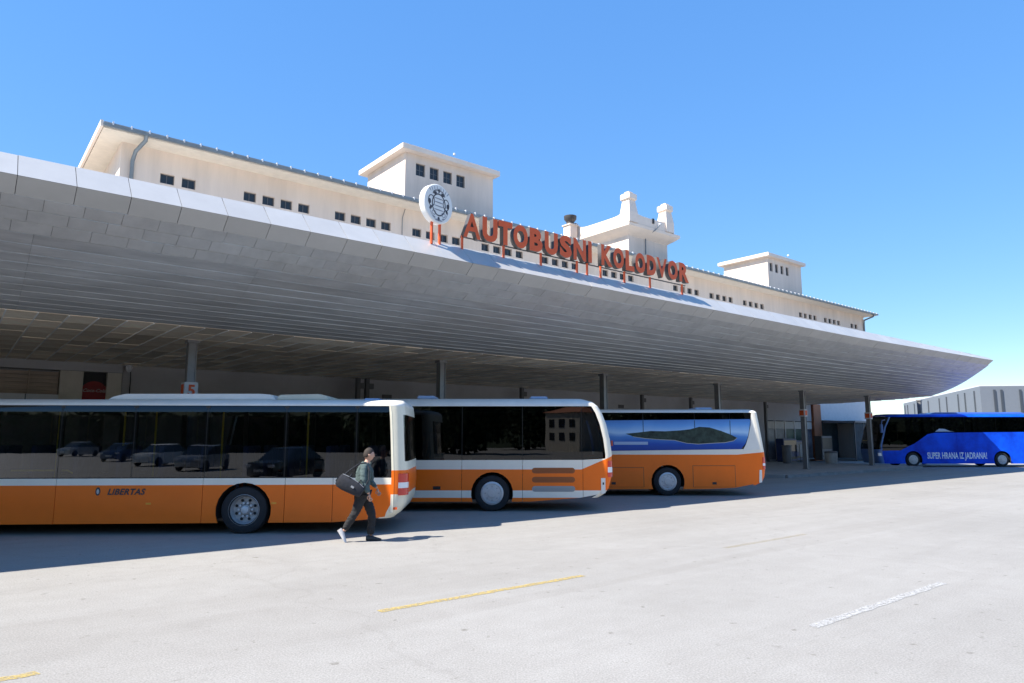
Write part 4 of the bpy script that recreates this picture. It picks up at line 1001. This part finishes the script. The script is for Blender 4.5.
hm2 = bpy.data.meshes.new('hair'); bm.to_mesh(hm2); bm.free(); hm2.materials.append(MATS['hair']); hm2.polygons.foreach_set('use_smooth', [True] * len(hm2.polygons))
put('hair', hm2, head, HF)
# jacket
jn = ['sp1', 'pel', 'sp2', 'neck0', 'rsh', 'rel', 'rwr', 'lsh', 'lel', 'lwr', 'col']
J['col'] = (-.02, 0, 1.46); Jp = dict(J); 
pts = [J['sp1'], (-.10, 0, .90), J['sp2'], J['neck0'], J['rsh'], J['rel'], (.055, -.24, .915), J['lsh'], J['lel'], (.145, .24, .975), J['col'], (-.05, -.22, 1.24), (.03, .225, 1.26)]
ed = [(0, 1), (0, 2), (2, 3), (3, 4), (4, 11), (11, 5), (5, 6), (3, 7), (7, 12), (12, 8), (8, 9), (3, 10)]
rad = [(.135, .155), (.145, .165), (.145, .165), (.095, .10), .078, .060, .043, .078, .060, .043, .062, .068, .068]
put('jacket', skin_mesh('jacket', pts, ed, rad, 'jacket', 3, .016), person, Fpn)
# trousers
pts = [(-.10, 0, .93), (-.09, -.10, .84), (-.15, -.10, .66), (-.225, -.095, .49), (-.33, -.09, .33), (-.40, -.09, .215), (-.08, .10, .84), (.02, .105, .66), (.085, .105, .49), (.085, .10, .28), (.07, .10, .10)]
ed = [(0, 1), (1, 2), (2, 3), (3, 4), (4, 5), (0, 6), (6, 7), (7, 8), (8, 9), (9, 10)]
put('trousers', skin_mesh('trousers', pts, ed, [(.135, .155), .112, .098, .082, .072, .068, .112, .098, .082, .074, .072], 'trousers', 3, .014), person, Fpn)
# shoes
def shoe(F, m1):
    prof = [(-.10, 0, .045, .09), (-.06, 0, .048, .10), (0, 0, .046, .095), (.06, 0, .050, .075), (.12, 0, .050, .055), (.165, 0, .042, .042), (.19, 0, .022, .03)]
    mbx = MB(); nn = 12
    for x, _, w, h in prof:
        for j in range(nn):
            t = 2 * PI * j / nn; zc = max(0, h * .5 + h * .5 * math.sin(t) * 1.02)
            mbx.v.append((x, w * math.cos(t) * (1.08 if math.sin(t) < 0 else .92), zc))
    for i in range(len(prof) - 1):
        for j in range(nn): mbx.f.append((i * nn + j, i * nn + (j + 1) % nn, (i + 1) * nn + (j + 1) % nn, (i + 1) * nn + j)); mbx.m.append(0)
    mbx.f += [tuple(range(nn)), tuple((len(prof) - 1) * nn + j for j in range(nn))]; mbx.m += [0, 0]
    return part('shoe', mbx, m1, person, F, smooth=True)
shoe(Fpn @ T((.09, .10, .004)), 'shoe_dark')
shoe(Fpn @ T((-.455, -.09, .165)) @ Matrix.Rotation(R_(57), 4, 'Y') @ T((.02, 0, -.03)), 'shoe_white')
# hands with five fingers
def hand(w, d, side, F):
    pts = [w]; ed = []; rad = [(.024, .022)]
    w = Vector(w); d = Vector(d).normalized(); yv = Vector((0, 1, 0)); lat = d.cross(yv).normalized()
    palm = w + d * .05; pts.append(tuple(palm)); ed.append((0, 1)); rad.append((.034, .018))
    pe = w + d * .085; pts.append(tuple(pe)); ed.append((1, 2)); rad.append((.034, .016))
    for q, ln in enumerate((.062, .072, .068, .052)):
        o = lat * ((q - 1.5) * .019); k = len(pts)
        pts += [tuple(pe + o), tuple(pe + o + d * ln * .5 + yv * side * .012), tuple(pe + o + d * ln * .8 + yv * side * .034)]
        ed += [(2, k), (k, k + 1), (k + 1, k + 2)]; rad += [.010, .009, .008]
    k = len(pts); pts += [tuple(w + d * .03 + lat * -.034), tuple(w + d * .065 + lat * -.05 + yv * side * .012), tuple(w + d * .09 + lat * -.052 + yv * side * .02)]
    ed += [(1, k), (k, k + 1), (k + 1, k + 2)]; rad += [.012, .010, .009]
    put('hand', skin_mesh('hand', pts, ed, rad, 'skin', 1), body, F)
hand((.07, -.24, .895), (.25, 0, -1), 1, Fpn); hand((.16, .24, .96), (.4, 0, -1), -1, Fpn)
# duffel bag with strap
bagF = Fpn @ T((-.27, -.29, 1.05)) @ Matrix.Rotation(R_(32), 4, 'Y')
bag = thing('duffel_bag', 'black duffel bag slung across the back of the walking person', 'bag', bagF)
mbx = MB(); nn = 16
secs = [(-.27, .05, .05), (-.26, .09, .10), (-.22, .105, .125), (-.1, .11, .135), (.08, .11, .13), (.2, .10, .115), (.245, .085, .09), (.255, .05, .05)]
for x, ry, rz in secs:
    for j in range(nn):
        t = 2 * PI * j / nn; ct, st = math.cos(t), math.sin(t)
        mbx.v.append((x, ry * math.copysign(abs(ct) ** .75, ct), rz * math.copysign(abs(st) ** .8, st) * (1 + .10 * mnoise.noise(Vector((x * 11, j * .9, 2)))) + .014 * math.sin(x * 9)))
for i in range(len(secs) - 1):
    for j in range(nn): mbx.f.append((i * nn + j, i * nn + (j + 1) % nn, (i + 1) * nn + (j + 1) % nn, (i + 1) * nn + j)); mbx.m.append(0)
mbx.f += [tuple(range(nn)), tuple((len(secs) - 1) * nn + j for j in range(nn))]; mbx.m += [0, 0]
part('bag_body', mbx, 'bag', bag, bagF, smooth=True)
part('logo_patch', MB().box(.02, .08, -.122, -.108, .0, .035), 'bag_grey', bag, bagF)
part('zip', MB().tube([(-.24, -.05, .115), (-.1, -.05, .138), (.1, -.05, .135), (.22, -.05, .11)], .008, 5), 'bag_grey', bag, bagF)
part('end_pocket', MB().box(-.285, -.262, -.07, .07, -.07, .07), 'bag', bag, bagF, bevel=.012)
iv = bagF.inverted() @ Fpn
part('shoulder_strap', MB().tube([iv @ Vector(p) for p in [(-.44, -.24, 1.22), (-.30, -.24, 1.34), (-.14, -.16, 1.455), (-.03, -.10, 1.47), (.05, -.19, 1.36), (.06, -.26, 1.16), (-.04, -.31, .98)]], .014, 6), 'bag', bag, bagF, smooth=True)
for x in (-.1, .1): part('carry_handle', MB().tube([(x, -.06, .12), (x, -.03, .19), (x, .03, .19), (x, .06, .12)], .011, 6), 'bag', bag, bagF)

# ------------------------------------------------------------------ things under the canopy
# kiosk front at far left
shop = thing('kiosk_front', 'beige kiosk front with rusty brown signboard behind the nearest bus', 'kiosk', FP(0, 29.4))
part('back_wall', MB().box(-24, 4.9, WB + .25, WB + .4, 0, 4.70), 'grey_wall', shop, FF)
part('lintel', MB().box(-24, 4.9, WB - .3, WB + .24, 4.34, 4.68), 'grey_wall', shop, FF)
for a0, a1 in ((2.94, 3.66), (4.42, 4.9), (-4.2, -3.5)):
    part('pillar', MB().box(a0, a1, WB - .22, WB + .24, .15, 4.335), 'beige', shop, FF, bevel=.01)
for k in range(6):
    part('sign_slat', MB().box(-3.4, 2.9, WB - .12 - (k % 2) * .03, WB - .07, 3.46 + k * .135, 3.46 + k * .135 + .125), 'signboard', shop, FF)
part('counter_canopy', MB().box(-3.4, 2.9, WB - .6, WB - .2, 3.12, 3.44), 'panel_pale', shop, FF)
for a in (.2, 2.0, -1.4): part('bracket', MB().box(a, a + .05, WB - .24, WB - .16, 3.45, 4.3), 'signboard', shop, FF)
ad = thing('drinks_panel', 'dark red drinks advertising panel between the beige pillars', 'sign', FP(4.04, 29.5))
part('panel', MB().box(3.70, 4.38, WB - .06, WB + .2, 3.0, 4.33), 'black', ad, FF)
part('disc', MB().lathe([(.0, -.03), (.44, -.03), (.44, .0), (0, .0)], (4.04, WB - .065, 3.56), axis='y', n=24), 'dark_red', ad, FF)
put('lettering', text_mesh('Coca-Cola', .17, .002, .002, .35, mats=('pale_plastic',)), ad, FP(4.04, WB - .102, 3.60) @ UP)
cctv = thing('security_camera', 'small white dome camera under the ceiling beside the beige pillar', 'camera', FP(5.1, 29.2, 4.4))
part('housing', MB().lathe([(0, .22), (.1, .22), (.11, .1), (.10, .04), (.06, -.03), (0, -.05)], (5.08, 29.2, 4.42), n=14), 'panel_pale', cctv, FF, smooth=True)
part('cable', MB().tube([(5.15, 29.3, 4.6), (5.2, 29.42, 4.1), (5.18, 29.44, 2.6)], .02, 5), 'black', cctv, FF)
# glazed waiting-room front at the far end
wf = thing('waiting_room_front', 'glazed waiting room front with pale upper strip behind the far columns', 'shop front', FP(53, 29.5))
GA = [49.05, 50.5, 51.95, 53.4, 54.85, 56.25]
for i, (a0, a1) in enumerate(zip(GA, GA[1:])):
    part('frame_post', MB().box(a0, a0 + .07, WB - .14, WB + .0, .15, 3.25), 'rail', wf, FF)
    part('upper_panel', MB().box(a0 + .075, a1 - .005, WB - .1, WB - .05, 2.62, 3.2), 'beige', wf, FF)
    part('glazing', MB().box(a0 + .075, a1 - .005, WB - .08, WB - .05, .25, 2.6), 'mural_green' if i in (2, 3) else 'mural', wf, FF)
part('sill', MB().box(49.05, 56.25, WB - .16, WB - .02, .15, .245), 'pale_plastic', wf, FF)
def machine(a, b, w, h, m, label, cat, extra=None, nm='vending_machine'):
    t = thing(nm, label, cat, FP(a, b, .15))
    part('cabinet', MB().box(a - w / 2, a + w / 2, b, b + .6, .19, .15 + h), m, t, FF, bevel=.02)
    part('foot', MB().box(a - w / 2 + .04, a + w / 2 - .04, b + .04, b + .56, .15, .19), 'black', t, FF)
    part('front_panel', MB().box(a - w / 2 + .08, a + w / 2 - .08, b - .02, b - .002, .15 + h * .45, .15 + h * .92), extra or 'window_dark', t, FF)
    part('slot', MB().box(a - w / 2 + .12, a + w / 2 - .12, b - .015, b - .002, .35, .52), 'black', t, FF)
    return t
machine(48.9, 27.4, 1.9, 1.7, 'blue_plastic', 'low dark blue machine against the glazed front behind the third bus', 'machine')
machine(51.4, 28.2, 1.5, 1.55, 'blue_plastic', 'dark machine with a pale notice below the pale wall strip', 'machine', 'mural')
machine(55.3, 27.8, 1.7, 1.9, 'window_frame', 'dark cabinet standing beside the brown pillar', 'cabinet', 'black', nm='cabinet')
def bin_(a, b, r, h, m, label):
    t = thing('waste_bin', label, 'bin', FP(a, b, .15))
    part('drum', MB().lathe([(0, .15), (r * .82, .15), (r * .9, .2), (r, .15 + h * .95), (r * .96, .15 + h), (r * .85, .15 + h), (r * .82, .2 + h * .3), (0, .2 + h * .3)], (a, b, 0), n=18), m, t, FF, smooth=True)
    part('rim', MB().lathe([(r * 1.0, .15 + h * .93), (r * 1.06, .15 + h * .96), (r * 1.0, .15 + h * 1.0)], (a, b, 0), n=18), 'grey_plastic', t, FF)
bin_(45.9, 26.0, .32, 1.25, 'grey_plastic', 'tall grey round bin on the platform behind the third bus')
t = thing('waste_bin', 'squat pale bin standing at the foot of the brown pillar', 'bin', FP(48.2, 24.4, .15), None)
part('drum', MB().lathe([(0, .15), (.36, .15), (.40, .25), (.42, .85), (.40, .93), (.30, .95), (.30, .5), (0, .5)], (48.2, 24.0, 0), n=18), 'pale_plastic', t, FF, smooth=True)
part('lid', MB().lathe([(.43, .86), (.44, .92), (.36, .98), (.30, .96)], (48.2, 24.0, 0), n=18), 'grey_plastic', t, FF, smooth=True)
nb_ = thing('notice_board', 'small pale standing notice board in front of the glazed front', 'sign', FP(50.2, 27.2))
part('board', MB().box(49.9, 50.5, 27.18, 27.24, .5, 1.4), 'pale_plastic', nb_, FP(0, 0))
for a in (49.95, 50.42): part('leg', MB().box(a, a + .04, 27.19, 27.23, .0 if a > 48.6 else .15, .5), 'grey_plastic', nb_, FP(0, 0))
# teal glass shelter between the pillar and the coach
ks = thing('glass_shelter', 'dark teal glass shelter beside the front of the blue coach', 'shelter', FP(58.5, 28.0))
part('roof', MB().box(57.8, 66.0, 26.6, 29.3, 3.15, 3.3), 'grey_plastic', ks, FF)
for a in (57.9, 59.5, 61.1, 62.7, 64.3, 65.9): 
    part('post', MB().box(a - .04, a + .04, 26.7, 26.78, 0, 3.15), 'fin', ks, FF)
for a in (57.9, 59.5, 61.1, 62.7, 64.3): part('glass_panel', MB().box(a + .05, a + 1.55, 26.72, 26.75, .1, 3.1), 'teal_glass', ks, FF)

# ------------------------------------------------------------------ far white building with dark fins
fb = thing('finned_building', 'pale grey building with dark vertical fins beyond the blue coach', 'building', T((66, 92, 0)))
A_, B_, C_ = Vector((57.3, 84.5)), Vector((72.4, 128)), Vector((110, 78))
def slab(p, q, zp, zq):
    return MB().add([(p.x, p.y, 0), (q.x, q.y, 0), (q.x, q.y, zq), (p.x, p.y, zp)], [(0, 1, 2, 3)])
body_ = MB(); zt = 8.15
pA, pB, pC = A_, B_, C_; pD = B_ + (C_ - A_)
body_.add([(p.x, p.y, 0) for p in (pA, pC, pD, pB)] + [(p.x, p.y, zt) for p in (pA, pC, pD, pB)], [(0, 1, 5, 4), (1, 2, 6, 5), (2, 3, 7, 6), (3, 0, 4, 7), (4, 5, 6, 7)])
part('wall', body_, 'far_wall', fb)
def fins(p, q, ts, h0, h1):
    d = (q - p); nrm = Vector((-d.y, d.x)).normalized()
    if nrm.dot(-p) < 0: nrm = -nrm
    ang = math.atan2(d.y, d.x)
    for t in ts:
        c = p + d * t + nrm * .06
        part('fin', MB().box(-.12, .12, -.06, .06, h0, h1), 'fin', fb, T((c.x, c.y, 0)) @ RZ(ang))
fins(A_, B_, [.05, .14, .21, .34, .43, .58, .72, .80, .92, .97], .4, 7.7)
fins(A_, C_, [.03, .045, .085, .19, .235, .3, .42, .47], .4, 7.7)
part('parapet', MB().add([(p.x, p.y, zt) for p in (pA, pC, pD, pB)] + [(p.x, p.y, zt + .12) for p in (pA, pC, pD, pB)], [(0, 1, 5, 4), (1, 2, 6, 5), (2, 3, 7, 6), (3, 0, 4, 7)]), 'panel_pale', fb)

# ------------------------------------------------------------------ behind the camera, for the bus windows: reflected cars and house, added dark greenery
def make_car(X, Y, yaw, m, label):
    F = T((X, Y, 0)) @ RZ(yaw); car = thing('parked_car', label, 'car', F, 'cars parked opposite the bus bays')
    st = [(-2.05, .45, .30, .70, .70), (-1.95, .72, .24, .82, .86), (-1.2, .82, .2, .90, .92), (-.75, .84, .2, .95, .98), (.9, .84, .2, .95, .98), (1.7, .82, .2, .92, .95), (2.0, .72, .28, .85, .9), (2.08, .55, .35, .75, .75)]
    mbx = MB()
    for x, w, z0, z1, z2 in st: mbx.v += [(x, -w, z0), (x, w, z0), (x, w * 1.02, (z0 + z1) / 2), (x, w * .96, z1), (x, 0, z2), (x, -w * .96, z1), (x, -w * 1.02, (z0 + z1) / 2)]
    for i in range(len(st) - 1):
        for j in range(7): mbx.f.append((i * 7 + j, i * 7 + (j + 1) % 7, i * 7 + 7 + (j + 1) % 7, i * 7 + 7 + j)); mbx.m.append(0)
    mbx.f += [tuple(range(7)), tuple(range((len(st) - 1) * 7, len(st) * 7))]; mbx.m += [0, 0]
    part('body', mbx, m, car, F, smooth=True)
    cb = [(-1.15, .78, .92), (-.35, .66, 1.42), (.75, .66, 1.46), (1.75, .76, .95)]
    mbx = MB()
    for x, w, z in cb: mbx.v += [(x, -w, z), (x, w, z)]
    mbx.v += [(-1.15, -.8, .9), (-1.15, .8, .9), (1.75, -.8, .9), (1.75, .8, .9)]
    mbx.f += [(0, 2, 3, 1), (4, 6, 7, 5), (0, 6, 4, 2), (1, 3, 5, 7)]; mbx.m += [0] * 4
    part('windows', mbx, 'car_glass', car, F)
    mbx = MB(); mbx.add([(-.38, -.68, 1.425), (-.38, .68, 1.425), (.78, .68, 1.465), (.78, -.68, 1.465), (-.3, -.6, 1.47), (-.3, .6, 1.47), (.7, .6, 1.50), (.7, -.6, 1.50)], [(4, 5, 6, 7), (0, 1, 5, 4), (1, 2, 6, 5), (2, 3, 7, 6), (3, 0, 4, 7)])
    part('roof', mbx, m, car, F, smooth=True)
    for x in (-1.3, 1.3):
        for y in (-.78, .78):
            part('wheel', MB().lathe([(0, -.1), (.2, -.1), (.3, -.09), (.32, 0), (.3, .09), (.2, .1), (0, .1)], (x, y, .32), axis='y', n=18), 'rubber', car, F, smooth=True)
    for y in (-.6, .6): part('headlight', MB().box(-2.06, -1.88, y - .16, y + .16, .62, .76), 'lamp_lens', car, F, bevel=.03)
    part('number_plate', MB().box(-2.1, -2.06, -.26, .26, .42, .53), 'car_white', car, F)
for X, Y, yw, m, lb in ((-8.6, -4.6, -66, 'car_dark', 'dark car with bright headlights reflected largest in the city bus windows'), (-15.6, -14.5, -82, 'car_silver', 'silver car next to the dark car in the city bus reflection'), (-20.6, -21.5, -72, 'car_white', 'white car in the middle of the reflected row of cars'),
                        (-27.5, -31.5, -86, 'car_blue', 'dark blue car left of the white car in the reflected row'), (-38.0, -46, -75, 'car_silver', 'small silver car at the far left end of the reflected row')):
    make_car(X, Y, R_(yw + 0), m, lb)
def make_tree(X, Y, h, seed, label):
    r = random.Random(seed); F = T((X, Y, 0)); t = thing('tree', label, 'tree', F, 'trees added behind the car park')
    mbx = MB().tube([(0, 0, 0), (.1, 0, h * .3), (0, .1, h * .6)], [.28, .2, .1], 8)
    for q in range(5):
        an = r.uniform(0, 6.28); mbx.tube([(0, 0, h * .35), (math.cos(an) * h * .2, math.sin(an) * h * .2, h * .6)], [.1, .04], 6)
    part('trunk', mbx, 'bark', t, F)
    cr = MB()
    for q in range(2600):
        u1, th, ph = r.random() ** .45, r.uniform(0, 6.28), math.acos(r.uniform(-1, 1))
        p = Vector((u1 * h * .62 * math.sin(ph) * math.cos(th), u1 * h * .5 * math.sin(ph) * math.sin(th), h * .5 + u1 * h * .5 * math.cos(ph)))
        s = r.uniform(.25, .6); d1 = Vector((r.gauss(0, 1), r.gauss(0, 1), r.gauss(0, 1))).normalized() * s; d2 = d1.orthogonal().normalized() * s * .7
        cr.add([p - d1, p + d2, p + d1, p - d2], [(0, 1, 2, 3)])
    part('crown', cr, 'leaf', t, F)
for i in range(15):  # row added so the windows reflect dark foliage instead of bright sky
    X = -6 + i * 8.6
    Y = -46 + random.uniform(-3, 3)
    if -3 < X < 15: Y = -76
    make_tree(X, Y, 10.5 + random.uniform(-1.5, 2.5) + (3 if Y < -70 else 0), i, 'dark green tree in a row added to darken the bus window reflections')
hl = MB(); NX, NY = 60, 14; rg = random.Random(9)  # hill added to keep the bright low sky out of the window reflections
for j in range(NY + 1):
    for i in range(NX + 1):
        x = -320 + 700 * i / NX; y = -95 - 160 * j / NY; k = j / NY
        hl.v.append((x, y, 40 * math.sin(k * PI) ** .8 * (1 + .18 * math.sin(x * .021) + .1 * math.sin(x * .06 + 1)) + rg.uniform(-.8, .8) * (0 < j < NY) - .3))
for j in range(NY):
    for i in range(NX): q = j * (NX + 1) + i; hl.f.append((q, q + 1, q + NX + 2, q + NX + 1)); hl.m.append(0)
tag(part('added_hill', hl, 'leaf', None, smooth=True), kind='structure')
hd = thing('hedge', 'tall dark hedge added behind the parked cars to darken the city bus reflections', 'hedge', T((-70, -66, 0)))  # added as a dark backdrop for the city bus windows
rh = random.Random(5); hb_ = MB()
for q in range(16000):
    x = rh.uniform(-130, -10); z = rh.uniform(0, 5.4 + .5 * math.sin(x * .4) + .3 * math.sin(x * 1.3)); y = -66 + rh.uniform(-1.3, 1.3)
    s_ = rh.uniform(.2, .5); d1 = Vector((rh.gauss(0, 1), rh.gauss(0, 1), rh.gauss(0, 1))).normalized() * s_; d2 = d1.orthogonal().normalized() * s_ * .7; p = Vector((x, y, z))
    hb_.add([p - d1, p + d2, p + d1, p - d2], [(0, 1, 2, 3)])
part('foliage', hb_, 'leaf', hd)
st_ = MB().box(-130, -10, -66.5, -65.5, 0, 4.6)  # solid core added to stop sky showing through the foliage
for q in range(60): st_.tube([(-129 + q * 2, -66, 0), (-129 + q * 2 + rh.uniform(-.3, .3), -66, 4.9)], [.08, .03], 5)
part('stems_and_core', st_, 'bark', hd)
FH = T((7, -60, 0)) @ RZ(R_(53))
hs = thing('house', 'pale house with dark windows reflected in the middle bus', 'house', FH)
part('wall', MB().box(-3.6, 3.6, -5, 0, 0, 5.4), 'house_wall', hs, FH)
part('roof', MB().add([(-3.9, -5.3, 5.41), (3.9, -5.3, 5.41), (3.9, .3, 5.41), (-3.9, .3, 5.41), (-1.8, -2.5, 6.3), (1.8, -2.5, 6.3)], [(0, 1, 5, 4), (1, 2, 5), (2, 3, 4, 5), (3, 0, 4), (3, 2, 1, 0)]), 'brown_pillar', hs, FH)
for i in range(3):
    for j in range(2): part('window', MB().box(-2.7 + i * 2.1, -1.6 + i * 2.1, .005, .06, 1.5 + j * 1.85, 2.6 + j * 1.85), 'window_dark', hs, FH)
